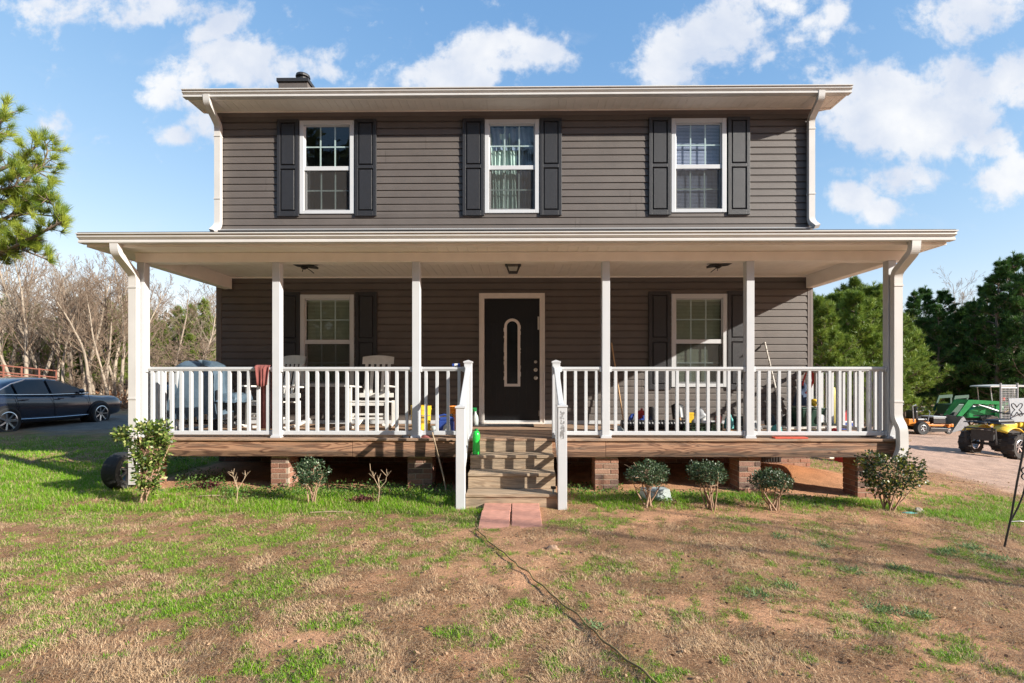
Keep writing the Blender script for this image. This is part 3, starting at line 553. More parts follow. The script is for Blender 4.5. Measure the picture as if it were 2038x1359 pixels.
# windows
def window(x0, x1, z0, z1, kind):
    t = .072; mb = MB()
    for a in ((x0, x0+t, z0, z1), (x1-t, x1, z0, z1), (x0+t, x1-t, z1-t, z1), (x0+t, x1-t, z0, z0+t*.8)): mb.box(a[0], a[1], -.04, .06, a[2], a[3])
    w = mb.obj('window', M['white'], house, .004)
    zm = z0+(z1-z0)*.49; mb = MB(); mb.box(x0+t, x1-t, -.022, .02, zm-.035, zm+.035); s = .018
    for a in ((x0+t, x0+t+s, zm, z1-t), (x1-t-s, x1-t, zm, z1-t), (x0+t, x1-t, z1-t-s, z1-t)): mb.box(a[0], a[1], -.012, .02, a[2], a[3])
    s = .03
    for a in ((x0+t, x0+t+s, z0+t*.8, zm-.035), (x1-t-s, x1-t, z0+t*.8, zm-.035), (x0+t+s, x1-t-s, z0+t*.8, z0+t*.8+s)): mb.box(a[0], a[1], .004, .045, a[2], a[3])
    mb.obj('sash', M['white'], w, .003)
    for (a, b, yq, g) in ((zm+.035, z1-t-.018, .006, .018), (z0+t*.8+.03, zm-.035, .028, .03)):
        MB().add([(x0+t+g, yq, a), (x1-t-g, yq, a), (x1-t-g, yq, b), (x0+t+g, yq, b)], [(0, 1, 2, 3)]).obj('pane', M['glass'], w)
        mb = MB(); mb.box(x0+t+g, x1-t-g, yq+.006, yq+.012, (a+b)/2-.011, (a+b)/2+.011)
        for k in (1, 2):
            xx = x0+t+g+(x1-x0-2*t-2*g)*k/3; mb.box(xx-.011, xx+.011, yq+.005, yq+.013, a, b)
        mb.obj('grid_bars', M['grid'], w)
    MB().box(x0+t, x1-t, -.004, -.002, z0+t*.8, zm-.037).obj('insect_screen', M['screen'], w)
    xi0, xi1, zi0, zi1 = x0+t, x1-t, z0+t*.8, z1-t
    if kind in ('blind', 'blindw'):
        mb = MB(); z = zi0+.01; zz0 = zi0
        while z < zi1-.04:
            mb.add([(xi0+.01, .07, z), (xi1-.01, .07, z), (xi1-.01, .082, z+.0215), (xi0+.01, .082, z+.0215)], [(0, 1, 2, 3)]); z += .0235
        mb.box(xi0+.005, xi1-.005, .065, .1, zi1-.04, zi1-.002); mb.obj('blinds', M[kind], w)
    if kind == 'curtain':
        for (a, b, mt, off, top) in ((xi0, xi0+(xi1-xi0)*.62, 'curtaing', .09, zi1-.1), (xi0+(xi1-xi0)*.45, xi1, 'curtain', .12, zi1-.02), (xi0, xi1, 'curtain', .075, None)):
            n = 90; vs = []; zb = zi0 if top else zi0+(zi1-zi0)*.73; zt_ = top or zi1
            for j, z in enumerate((zb, (zb*2+zt_)/3, (zb+zt_*2)/3, zt_)):
                for i in range(n+1):
                    u = i/n; vs.append((a+(b-a)*u+.02*math.sin(j*1.3+u*9), .03+off+.016*math.sin(u*46+.5*j)+.01*math.sin(u*19+j), z))
            fs = [(j*(n+1)+i, j*(n+1)+i+1, (j+1)*(n+1)+i+1, (j+1)*(n+1)+i) for j in range(3) for i in range(n)]
            mb = MB(); mb.add(vs, fs); mb.obj('curtain', M[mt], w, smooth=True)
    mb = MB(); mb.box(x0, x1, .6, .62, z0, z1); mb.box(x0-.02, x0, .12, .62, z0, z1); mb.box(x1, x1+.02, .12, .62, z0, z1); mb.box(x0, x1, .12, .62, z1, z1+.02); mb.box(x0, x1, .12, .62, z0-.02, z0); mb.obj('window_recess', M['room'], w)
for (a, b), k in zip(WU, ('none', 'curtain', 'blindw')): window(AX(a), AX(b), ZU0, ZU1, k)
for (a, b), k in zip(WL, ('blind', 'blind')): window(AX(a), AX(b), ZL0, ZL1, k)
def shutter(xc, z0, z1):
    w = .365; x0, x1 = xc-w/2, xc+w/2; mb = MB(); st = .055; zm = (z0+z1)/2+.01; f = -.052
    mb.box(x0, x1, -.03, -.012, z0, z1)
    for a in ((x0, x0+st, z0, z1), (x1-st, x1, z0, z1), (x0+st, x1-st, z1-st, z1), (x0+st, x1-st, z0, z0+.085), (x0+st, x1-st, zm-.028, zm+.028)): mb.box(a[0], a[1], f, -.03, a[2], a[3])
    o = mb.obj('shutter', M['shutter'], house, .004)
    for a, b in ((z0+.085, zm-.028), (zm+.028, z1-st)):
        g = .014; p = .03; X0, X1, Z0, Z1 = x0+st+g, x1-st-g, a+g, b-g; mb = MB()
        mb.add([(X0, -.031, Z0), (X1, -.031, Z0), (X1, -.031, Z1), (X0, -.031, Z1), (X0+.012, -.05, Z0+.012), (X1-.012, -.05, Z0+.012), (X1-.012, -.05, Z1-.012), (X0+.012, -.05, Z1-.012)], [(4, 5, 6, 7), (0, 1, 5, 4), (1, 2, 6, 5), (2, 3, 7, 6), (3, 0, 4, 7)])
        mb.obj('panel', M['shutter'], o)
for xa, xb in ((575, 729), (942.5, 1096), (1312, 1468.5)):
    for q in (xa, xb): shutter(AX(q), AZ(430), AZ(237.5))
for xa, xb in ((577, 730), (1311.5, 1468)):
    for q in (xa, xb): shutter(AX(q), AZ(775), AZ(581))
# door
x0, x1 = DXa, DXb; mb = MB(); t = .085
for a in ((x0, x0+t, DZ+.03, DZt), (x1-t, x1, DZ+.03, DZt), (x0+t, x1-t, DZt-t, DZt)): mb.box(a[0], a[1], -.045, .09, a[2], a[3])
for a in ((x0, x0+.02, DZ+.03, DZt), (x1-.02, x1, DZ+.03, DZt), (x0+.02, x1-.02, DZt-.02, DZt)): mb.box(a[0], a[1], -.056, -.045, a[2], a[3])
mb.box(x0+.01, x1-.01, -.05, .09, DZ+.002, DZ+.03)
dfm = mb.obj('door_frame', M['doortrim'], house, .003)
a, b, zb, zt = x0+t+.003, x1-t-.003, DZ+.04, DZt-t-.003; mb = MB(); mb.box(a, b, -.005, .04, zb, zt); door = mb.obj('door', M['door'], house, .003)
gx0, gx1 = AX(1003.5), AX(1035.5); gz0, gz1 = AZ(769), AZ(634)
def arch(x0, x1, z0, z1, n=14):
    r = (x1-x0)/2; c = (x0+x1)/2; return [(x0, z0), (x1, z0)]+[(c+r*math.cos(math.pi*k/n), z1-r+r*math.sin(math.pi*k/n)) for k in range(n+1)]
outr, inr = arch(gx0, gx1, gz0, gz1), arch(gx0+.045, gx1-.045, gz0+.045, gz1-.045)
mb = MB(); n = len(outr); vs = [(p[0], -.022, p[1]) for p in outr]+[(p[0], -.022, p[1]) for p in inr]+[(p[0], -.004, p[1]) for p in outr]+[(p[0], -.004, p[1]) for p in inr]
fs = []
for k in range(n):
    k2 = (k+1) % n; fs += [(k, k2, n+k2, n+k), (k, 2*n+k, 2*n+k2, k2), (n+k, n+k2, 3*n+k2, 3*n+k)]
mb.add(vs, fs); rr = random.Random(3)
for k in range(26):
    zz = rr.uniform(gz0+.1, gz1-.15); sd = rr.choice((gx0-.004, gx0-.006, gx1)); mb.box(sd-rr.uniform(0, .006), sd+rr.uniform(.004, .009), -.0075, -.0055, zz, zz+rr.uniform(.01, .08))
mb.obj('door_light_frame', M['doortrim'], door, fix=True)
mb = MB(); mb.prism(inr, 'y', -.012, -.006); mb.obj('door_light', mat('dark_glass', (.015, .018, .02), .12, .2, 6), door, fix=True)
mb = MB()
for (p0, p1, q0, q1) in ((.12, .24, .5, .8), (.76, .88, .5, .8), (.12, .24, .1, .42), (.76, .88, .1, .42), (.36, .46, .06, .28), (.54, .64, .06, .28)):
    X0, X1, Z0, Z1 = a+(b-a)*p0, a+(b-a)*p1, zb+(zt-zb)*q0, zb+(zt-zb)*q1
    for bx in ((X0, X0+.012, Z0, Z1), (X1-.012, X1, Z0, Z1), (X0+.012, X1-.012, Z0, Z0+.012), (X0+.012, X1-.012, Z1-.012, Z1)): mb.box(bx[0], bx[1], -.010, -.0045, bx[2], bx[3])
mb.obj('moulding', M['door'], door, .002)
mb = MB(); hx = AX(1066)
for py, r in ((720, .026), (736, .032)): mb = MB(); mb.lathe([(r, 0), (r, -.012), (r*.6, -.02), (r*.6, -.035), (0, -.036)], (hx, -.006, AZ(py)), 'y', 18); mb.obj('deadbolt', M['brass'], door, fix=True)
mb = MB(); mb.lathe([(.03, 0), (.03, -.01), (.014, -.02), (.014, -.04), (.03, -.05), (.033, -.07), (.02, -.082), (0, -.084)], (hx, -.006, AZ(752)), 'y', 18); mb.obj('door_knob', M['brass'], door, fix=True)
mb = MB(); mb.box(b-.03, b-.002, -.0075, -.005, AZ(656), AZ(630)); mb.box(b-.012, b-.002, -.0075, -.005, AZ(828), AZ(817)); mb.obj('scraped_paint', M['doortrim'], door)
# foundation and piers
def bricks(mb, x0, x1, y, z0, z1, seed, face=-1):
    rnd = random.Random(seed); bl, bh, g = .195, .057, .011; k = 0; z = z0
    while z < z1-.02:
        h = min(bh, z1-z); x = x0-(bl/2 if k % 2 else 0)
        while x < x1:
            a, b = max(x, x0), min(x+bl, x1)
            if b-a > .03:
                v = rnd.uniform(.7, 1.15); c = rnd.choice([(.36, .17, .11), (.4, .2, .13), (.33, .18, .13), (.22, .13, .1), (.42, .24, .16)]); c = tuple(q*v for q in c)
                mb.box(a, b, y-.05, y+.0, z, z+h, c)
            x += bl+g
        z += bh+g; k += 1
def pier(px0, px1, dep=.3):
    xa, xb = AX(px0, -1.97), AX(px1, -1.97); g = float(gz((xa+xb)/2, -1.9))-.06; zt = .435; mb = MB(); w = xb-xa
    bricks(mb, xa, xb, -1.92, g, zt, int(px0))
    for sx in (xa, xb):
        rnd = random.Random(int(px0)+5); z = g; k = 0
        while z < zt-.02:
            yy = -1.915-(.1 if k % 2 else 0)
            while yy < -1.97+dep:
                a, b = max(yy, -1.915), min(yy+.195, -1.97+dep)
                if b-a > .03:
                    v = rnd.uniform(.7, 1.15); s0, s1 = (sx, sx+.05) if sx == xa else (sx-.05, sx); mb.box(s0, s1, a, b, z, min(z+.057, zt), (.37*v, .18*v, .12*v))
                yy += .206
            z += .068; k += 1
    o = mb.obj('brick_pier', M['brick'], house, .003)
    MB().box(xa+.006, xb-.006, -1.964, -1.976+dep, g, zt-.002).obj('mortar', M['mortar'], o)
for p in ((262, 300), (539, 574), (811, 860), (1184, 1231), (1471, 1514), (1707, 1754)): pier(*p)
mb = MB(); bricks(mb, XL+.03, XR-.03, .03, -.3, DZ-.12, 99); fo = mb.obj('foundation', M['brick'], house, .003)
MB().box(XL+.035, XR-.035, -.012, .5, -.5, DZ-.1).obj('mortar', M['mortar'], fo)
mb = MB(); mb.box(AX(1514), AX(1553), -.024, -.02, AZ(918), AZ(905))
for k in range(7):
    xx = AX(1516+k*5.4); mb.box(xx, xx+.012, -.034, -.024, AZ(918), AZ(905))
mb.obj('foundation_vent', M['dark'], fo)
# deck
mb = MB(); nb_ = 15
for k in range(nb_):
    y0 = DF+(0-DF-.04)*k/nb_; y1 = DF+(0-DF-.04)*(k+1)/nb_-.004
    cutx = random.Random(k).uniform(-3, 3) if k else .1
    mb.box(PL, cutx-.001, y0, y1, DZ-.03, DZ); mb.box(cutx+.001, PR, y0, y1, DZ-.03, DZ+.001)
mb.obj('deck_floor', M['deck'], house, .003)
rj = MB(); xj = AX(1206, DF); xj2 = AX(700, DF)
rj.box(PL+.01, xj2-.002, -2.035, -1.995, .44, DZ-.032); rj.box(xj2+.002, xj-.002, -2.037, -1.995, .437, DZ-.032); rj.box(xj+.002, PR-.02, -2.034, -1.995, .44, DZ-.032); rj.obj('rim_joist', M['rim'], house, .004)
mb = MB(); 
for k in range(24): xx = PL+.05+(PR-PL-.12)*k/23; mb.box(xx, xx+.038, -1.99, -.06, .46, DZ-.034)
mb.box(PL+.01, PL+.045, -1.99, -.05, .44, DZ-.033); mb.obj('floor_joists', M['rim'], house)
# posts
posts = []
for px, extra in ((272, 0), (541.5, 0), (820, 0), (1198.5, 0), (1486, 0), (1768, 0)):
    xa = AX(px, PF); mb = MB(); mb.box(xa, xa+.1, PF, PF+.1, DZ, BZ-.001); o = mb.obj('porch_post', M['white'], house, .004); posts.append((xa, xa+.1))
    mb = MB(); mb.box(xa-.018, xa+.118, PF-.018, PF+.118, DZ+.001, DZ+.022); mb.box(xa-.01, xa+.11, PF-.01, PF+.11, DZ+.022, DZ+.035); mb.obj('post_base', M['white'], o, .003)
nwl = (AX(924, PF), AX(924, PF)+.1); nwr = (AX(1099, PF), AX(1099, PF)+.1); bot = []
def newel(xa, y, z0, z1, scraped=False):
    mb = MB(); mb.box(xa, xa+.1, y, y+.1, z0, z1); o = mb.obj('newel_post', M['white'], house, .004); c = .008
    mb = MB(); mb.box(xa-c, xa+.1+c, y-c, y+.1+c, z1, z1+.018); mb.add([(xa-c, y-c, z1+.018), (xa+.1+c, y-c, z1+.018), (xa+.1+c, y+.1+c, z1+.018), (xa-c, y+.1+c, z1+.018), (xa+.05, y+.05, z1+.04)], [(0, 1, 4), (1, 2, 4), (2, 3, 4), (3, 0, 4)]); mb.obj('post_cap', M['white'], o)
    if scraped:
        mb = MB(); rr = random.Random(8)
        for k in range(60):
            zz = z1-.06-rr.random()*.3; xx = xa+.022+rr.random()*.04; mb.box(xx, xx+rr.uniform(.004, .018), y-.0012-rr.random()*.0008, y+.001, zz, zz+rr.uniform(.005, .03))
        mb.obj('worn_sticker', M['steel'], o)
for (xa, xb) in (nwl, nwr): newel(xa, PF-.03, DZ-.18, AZ(722, PF))
YN = -2.92; bl = AX(907, YN); br = AX(1110.5, YN)
newel(bl, YN, -.02, AZ(812, YN)); newel(br, YN, -.03, AZ(810, YN), True)
RT, RB = 1.592, .762
def railing(p0, p1, n, zt0=RT, zt1=RT, zb0=RB, zb1=RB):
    p0, p1 = Vector(p0), Vector(p1); mb = MB(); d = (p1-p0).normalized()
    mb.bar((p0.x, p0.y, zt0-.018), (p1.x, p1.y, zt1-.018), .062, .036); mb.bar((p0.x, p0.y, zt0-.043), (p1.x, p1.y, zt1-.043), .04, .02)
    o = mb.obj('railing', M['white'], house, .006); mb = MB(); mb.bar((p0.x, p0.y, zb0-.026), (p1.x, p1.y, zb1-.026), .042, .052); mb.obj('bottom_rail', M['white'], o, .006)
    for k in range(n):
        t = (k+.5+.0)/n if n < 8 else (k+.6)/(n+.2); q = p0.lerp(p1, t); za = zb0+(zb1-zb0)*t-.005; zc = zt0+(zt1-zt0)*t-.05; MB().box(q.x-.019, q.x+.019, q.y-.019, q.y+.019, za, zc).obj('baluster', M['white'], o, .003)
    for e, s in ((p0, 1), (p1, -1)):
        for z, zz in (((zt0 if s > 0 else zt1)-.03, 1), ((zb0 if s > 0 else zb1)-.026, 0)):
            c = e+d*s*.012; mb = MB(); mb.bar((c.x-d.x*.012, c.y-d.y*.012, z), (c.x+d.x*.012, c.y+d.y*.012, z), .075, .07); mb.obj('bracket', M['white'], o, .003)
ry = PF+.05; P_ = posts
railing((P_[0][1], ry, 0), (P_[1][0], ry, 0), 13); railing((P_[1][1], ry, 0), (P_[2][0], ry, 0), 13); railing((P_[2][1], ry, 0), (nwl[0], ry, 0), 4)
railing((nwr[1], ry, 0), (P_[3][0], ry, 0), 4); railing((P_[3][1], ry, 0), (P_[4][0], ry, 0), 13); railing((P_[4][1], ry, 0), (P_[5][0], ry, 0), 13)
for c in ((P_[0][0]+P_[0][1])/2, (P_[5][0]+P_[5][1])/2): railing((c, PF+.1, 0), (c, -.03, 0), 14)
for (ta, ba) in ((nwl[0]+.05, bl+.05), (nwr[0]+.05, br+.05)): railing((ta, PF-.03, 0), (ba, YN+.1, 0), 6, RT-.0, 1.1, RB-.02, .27)
# steps
sx0, sx1 = bl+.1, br
for k, (zt_, yf) in enumerate(((.505, -2.33), (.335, -2.6), (.155, -2.87))):
    mb = MB(); mb.box(sx0+.003, sx1-.003, yf, yf+.14, zt_-.036, zt_); mb.box(sx0+.003, sx1-.003, yf+.145, yf+.285, zt_-.036, zt_); mb.obj('tread', M['step'], house, .004)
for k, (z0, z1, y) in enumerate(((.506, DZ-.033, -2.055), (.336, .468, -2.315), (.156, .298, -2.585), (-.02, .118, -2.855))):
    mb = MB(); mb.box(sx0+.004, sx1-.004, y, y+.03, z0, z1); mb.obj('riser', M['step'], house, .003)
for xx in (sx0+.006, sx1-.044):
    mb = MB(); mb.prism([(-2.83, -.02), (-2.03, -.02), (-2.03, .46), (-2.29, .46), (-2.29, .295), (-2.56, .295), (-2.56, .115), (-2.83, .115)], 'x', xx, xx+.038); mb.obj('stringer', M['step'], house, fix=True)
# ceiling fixtures
def fixture(px, py, kind):
    p = at(px, py, -1.0); z = Z_CEIL
    if kind == 'lantern':
        mb = MB(); mb.box(p.x-.12, p.x+.12, -1.12, -.88, z-.02, z-.002); T, B, h = .1, .06, .13
        for sx in (-1, 1):
            for sy in (-1, 1): mb.bar((p.x+sx*T, -1+sy*T, z-.02), (p.x+sx*B, -1+sy*B, z-h), .012, .012)
        for q, zz in ((B, z-h), ): mb.box(p.x-q-.006, p.x+q+.006, -1-q-.006, -1+q+.006, zz-.012, zz)
        o = mb.obj('ceiling_lantern', M['dark'], house)
        mb = MB(); mb.add([(p.x-B, -1-B, z-h+.005), (p.x+B, -1-B, z-h+.005), (p.x+B, -1+B, z-h+.005), (p.x-B, -1+B, z-h+.005), (p.x-T, -1-T, z-.02), (p.x+T, -1-T, z-.02), (p.x+T, -1+T, z-.02), (p.x-T, -1+T, z-.02)], [(0, 3, 2, 1), (0, 1, 5, 4), (1, 2, 6, 5), (2, 3, 7, 6), (3, 0, 4, 7)]); mb.obj('lantern_glass', M['glass'], o)
    else:
        mb = MB(); s = 1 if kind == 'l' else -1; rot = Matrix.Translation((p.x, -1.0, z-.03)) @ Matrix.Rotation(s*.12, 4, 'Y')
        mb.box(-.16, .16, -.09, .09, -.012, .016, M=rot); mb.lathe([(.05, 0), (.05, -.03), (.02, -.05), (0, -.05)], (p.x-.02, -1.0, z-.03)); mb.tube([(p.x, -1, z-.05), (p.x+s*.08, -1.02, z-.1), (p.x+s*.15, -1.06, z-.15)], .006, 5); mb.tube([(p.x-.03, -1, z-.05), (p.x-.04, -1.02, z-.12)], .006, 5)
        mb.obj('ceiling_mount', M['dark'], house)
fixture(1021, 524, 'lantern'); fixture(608, 527, 'l'); fixture(1432, 526, 'r')
# ------------------------------------------------------------------ things on the porch
def rocking_chair(name, label):
    t = empty(name, (0, 0, 0), 0, label, 'rocking chair', 'white rocking chairs on the porch'); m = M['chair']
    W2 = .27
    def part(n, fn, bev=.003, **k): mb = MB(); fn(mb); return mb.obj(n, m, t, bev, **k)
    # chair faces -y; rear legs/back posts lean back (+y)
    for s in (-1, 1):
        part('back_post', lambda b: b.bar((s*W2, .2, .06), (s*W2, .2, .42), .042, .042, (0, 1, 0)) or b.bar((s*W2, .2, .42), (s*W2, .36, 1.15), .042, .042, (0, 1, 0)))
        part('leg', lambda b: b.bar((s*W2, -.27, .06), (s*W2, -.26, .64), .045, .045, (0, 1, 0)))
        part('armrest', lambda b: b.bar((s*(W2+.02), -.34, .655), (s*W2, .26, .63), .095, .024))
        part('rocker', lambda b: b.tube([(s*W2, -.46+.098*k, .02+.075*((k-4.2)/4.2)**2) for k in range(10)], .022, 6), 0)
    def top(b):
        n = 10
        for k in range(n):
            u0, u1 = -W2+.02+(2*W2-.04)*k/n, -W2+.02+(2*W2-.04)*(k+1)/n; h0, h1 = 1.11+.03*(1-(u0/W2)**2), 1.11+.03*(1-(u1/W2)**2)
            b.add([(u0, .325, 1.0), (u1, .325, 1.0), (u1, .355, h1), (u0, .355, h0), (u0, .35, 1.0), (u1, .35, 1.0), (u1, .38, h1), (u0, .38, h0)], [(0, 1, 2, 3), (5, 4, 7, 6), (3, 2, 6, 7), (1, 0, 4, 5)])
    part('top_rail', top, 0); part('back_rail', lambda b: b.bar((-W2, .225, .5), (W2, .225, .5), .03, .07, (0, 0, 1)))
    for k in range(5):
        x = -W2+.09+k*(2*W2-.18)/4; part('back_slat', lambda b: b.bar((x, .228, .5), (x, .34, 1.01), .05, .014, (0, 1, 0)))
    for k in range(6): part('seat_slat', lambda b: b.bar((-W2, -.25+k*.088, .425-.006*k), (W2, -.25+k*.088, .425-.006*k), .076, .02, (0, 0, 1)))
    part('seat_rail', lambda b: b.bar((-W2, -.265, .385), (W2, -.265, .385), .024, .05) or b.bar((-W2, -.25, .385), (-W2, .2, .37), .024, .05) or b.bar((W2, -.25, .385), (W2, .2, .37), .024, .05))
    for z in (.17, .23): part('stretcher', lambda b: b.bar((-W2, -.262, z), (W2, -.262, z), .022, .03))
    part('stretcher', lambda b: b.bar((-W2, -.26, .2), (-W2, .2, .2), .022, .03) or b.bar((W2, -.26, .2), (W2, .2, .2), .022, .03))
    return t
c2 = rocking_chair('rocking_chair', 'white wooden rocking chair right of the porch window, facing the yard'); p = at(742, 800, -.72); c2.location = (p.x, -.72, DZ); c2.rotation_euler = (0, 0, R(2))
c1 = copy_tree(c2); c1['label'] = 'white wooden rocking chair turned sideways behind the maroon towel'; p = at(548, 800, -.78); c1.location = (p.x, -.78, DZ); c1.rotation_euler = (0, 0, R(-22))
# towel over the rail
mb = MB(); xa, xb = AX(510, ry), AX(541, ry); nI, nJ = 16, 22; vs = []
for j in range(nJ+1):
    v = j/nJ; L_ = v*1.3
    for i in range(nI+1):
        u = i/nI; wv = .018*math.sin(u*11+v*3)+.008*math.sin(u*23)
        if L_ < .26: z = RT-.0-(.26-L_)+.03*abs(u-.5)*2-.05*(1-u)*0; y = ry-.045-abs(wv)-.03*(.26-L_); 
        elif L_ < .40: a = (L_-.26)/.14*math.pi; z = RT+.004+.03*math.sin(a); y = ry-.04*math.cos(a)
        else: z = RT-(L_-.40)*.9; y = ry+.045+abs(wv)
        wid = 1-.25*abs(v-.3); x = (xa+xb)/2+(u-.5)*(xb-xa)*wid*(1 if L_ > .2 else .75+.9*L_)
        vs.append((x, y, z))
fs = [(j*(nI+1)+i, j*(nI+1)+i+1, (j+1)*(nI+1)+i+1, (j+1)*(nI+1)+i) for j in range(nJ) for i in range(nI)]
mb.add(vs, fs); o = mb.obj('towel', M['maroon'], smooth=True); sm = o.modifiers.new('s', 'SOLIDIFY'); sm.thickness = .008; tag(o, 'maroon towel draped over the porch railing beside the second post', 'towel')
# grill under blue tarp
t = empty('covered_grill', (0, 0, 0), 0, 'bulky grill wrapped in a draped blue tarp at the left end of the porch', 'covered grill')
def tarpmesh(cx, cy, w, d, z0, z1, seed, name):
    n = 44; vs = []; rows = [(0, 1.12), (.15, 1.07), (.35, 1.03), (.6, .99), (.8, .96), (.93, .84), (1.0, .6), (1.03, .0)]
    for h, s in rows:
        for k in range(n):
            a = 2*math.pi*k/n; c, q = math.cos(a), math.sin(a); e = .45
            x = w/2*math.copysign(abs(c)**e, c); y = d/2*math.copysign(abs(q)**e, q); fold = 1+.07*math.sin(a*7+seed)*(1-h)+.05*math.sin(a*13+seed*2)*(1-h)
            fold *= 1+.035*math.sin(k*12.9+h*78+seed)+.03*math.sin(k*5.1-h*31); vs.append((cx+x*s*fold, cy+y*s*fold, z0+(z1-z0)*(h+.05*math.sin(a*3+seed)*(h > .7)+.05*math.sin(a*5+seed)*(h < .1))))
    fs = [(j*n+k, j*n+(k+1) % n, (j+1)*n+(k+1) % n, (j+1)*n+k) for j in range(len(rows)-1) for k in range(n)]
    mb = MB(); mb.add(vs, fs); return mb.obj(name, M['tarp'], t, smooth=False)
xa, xb = AX(345, -1.0), AX(455, -1.0); tarpmesh((xa+xb)/2+.02, -1.0, (xb-xa)*.8, .6, DZ+.22, 1.66, 1, 'tarp_cover'); tarpmesh(xa-.08, -.95, .45, .5, DZ+.32, 1.36, 3, 'tarp_cover'); tarpmesh(xb+.1, -1.0, .34, .45, DZ+.42, 1.22, 5, 'tarp_cover')
mb = MB(); 
for sx in (xa+.02, xb-.05):
    for sy in (-1.2, -.8): mb.tube([(sx, sy, DZ+.03), (sx, sy, DZ+.6)], .018, 6)
mb.bar((xa-.05, -1.2, DZ+.12), (xb+.05, -1.2, DZ+.12), .03, .03); mb.bar((xa, -.8, DZ+.12), (xb, -.8, DZ+.12), .03, .03); mb.obj('grill_stand', M['black'], t)
for q in (xa+.02, xb-.05): mb = MB(); mb.lathe([(.0, -.02), (.09, -.02), (.09, .02), (0, .02)], (q, -1.22, DZ+.09), 'y', 16); mb.obj('wheel', M['rubber'], t)
def thing(name, label, cat, px, Y, group=None, z=DZ, rz=0):
    p = at(px, 800, Y); return empty(name, (p.x, Y, z+.001), rz, label, cat, group)
def bucket(px, Y, h, r, m, label, lines=False):
    t = thing('bucket', label, 'bucket', px, Y)
    mb = MB(); mb.lathe([(0, 0), (r*.86, 0), (r*.88, .01), (r*.97, h-.06), (r*1.03, h-.055), (r*1.03, h-.045), (r*.99, h-.04), (r, h), (r*.96, h), (r*.85, .02), (0, .02)], n=28); mb.obj('body', M[m], t, smooth=False)
    mb = MB(); mb.tube([(r*1.03*math.cos(a), -.3*r-r*.75*math.sin(a), h*.72-.03+0*a) for a in [math.pi*k/10 for k in range(11)]], .004, 5); mb.obj('handle', M['steel'], t)
    if lines:
        mb = MB()
        for k, zz in enumerate((.2, .185, .16, .145, .13)):
            for i in range(10):
                a = -1.35+i*.06; 
                if k == 0 or i % (k+2): mb.box(r*.955*math.cos(a)-.008, r*.955*math.cos(a)+.008, r*.955*math.sin(a)-.004, r*.955*math.sin(a), zz, zz+(.012 if k == 0 else .004))
        mb.obj('print', M['black'], t)
    return t
bucket(838, -1.15, .37, .15, 'yellow', 'yellow orange plastic bucket with dark print behind the third porch post', True)
bucket(909, -.75, .34, .14, 'orange', 'faded orange plastic bucket behind the blue jug')
t = thing('jug', 'blue plastic jug with handle and pale label on the porch floor', 'jug', 889, -1.3); mb = MB(); mb.box(-.11, .11, -.06, .06, 0, .17); mb.prism([(-.11, .171), (.11, .171), (.1, .215), (.05, .225), (-.09, .21)], 'y', -.055, .055); mb.obj('body', M['blue'], t, .012)
mb = MB(); mb.tube([(-.1, 0, .19), (-.11, 0, .235), (-.04, 0, .25), (.02, 0, .24)], .013, 8); mb.obj('handle', M['blue'], t); mb = MB(); mb.lathe([(.025, 0), (.025, .04), (0, .04)], (.06, 0, .22)); mb.obj('cap', M['black'], t); mb = MB(); mb.prism([(-.05, .03), (.07, .03), (.06, .11), (.01, .13), (-.03, .1)], 'y', -.0625, -.0605); mb.obj('label_sticker', M['lgrey'], t)
t = thing('cup', 'small frosted cup on the porch floor beside the yellow bucket', 'cup', 864, -1.3); mb = MB(); mb.lathe([(0, 0), (.035, 0), (.045, .09), (.04, .09), (.03, .01), (0, .01)]); mb.obj('body', M['lgrey'], t, smooth=True)
t = thing('spray_bottle', 'clear spray bottle with green trigger left of the front door', 'spray bottle', 946, -.3); mb = MB(); mb.lathe([(0, 0), (.05, 0), (.052, .1), (.045, .15), (.018, .2), (.016, .23), (0, .23)]); mb.obj('body', M['lgrey'], t, smooth=True)
mb = MB(); mb.box(-.02, .02, -.015, .015, .23, .27); mb.box(-.065, .02, -.012, .012, .265, .29); mb.bar((-.035, 0, .265), (-.045, 0, .215), .012, .01); mb.obj('trigger', M['jgreen'], t, .003)
t = empty('bottle', (at(948, 900, -2.25).x, -2.25, .5055), 0, 'bright green plastic bottle standing at the left of the top step', 'bottle'); mb = MB(); mb.lathe([(0, 0), (.044, 0), (.047, .01), (.046, .1), (.041, .14), (.046, .18), (.046, .24), (.038, .275), (.022, .29), (0, .29)], n=24); mb.obj('body', M['bottle'], t, smooth=True)
mb = MB(); mb.lathe([(.024, .285), (.024, .31), (.02, .315), (0, .315)]); mb.obj('cap', mat('green_cap', (.01, .2, .04), .4), t)
t = empty('can', (at(908, 730, ry).x, ry, RT), 0, 'small blue and white can lying on the rail beside the stair post', 'can'); mb = MB(); mb.lathe([(0, -.05), (.022, -.05), (.022, -.02), (0, -.02)], (0, 0, .023), 'x', 14); mb.lathe([(0, .02), (.022, .02), (.022, .05), (0, .05)], (0, 0, .023), 'x', 14); mb.obj('end', M['blue'], t); mb = MB(); mb.lathe([(.0225, -.02), (.0225, .02)], (0, 0, .023), 'x', 14); mb.obj('band', M['label'], t)
o = MB().box(AX(935, -.2), AX(1062, -.25), -.52, -.12, DZ+.002, DZ+.014).obj('door_mat', M['black'], None, .003); tag(o, 'thin dark doormat on the deck in front of the black door', 'doormat')
t = empty('fallen_cloth', (at(806, 868, -2.0).x, -1.98, DZ+.002), 0, 'crumpled dark rag on the deck edge left of the third porch post', 'rag')
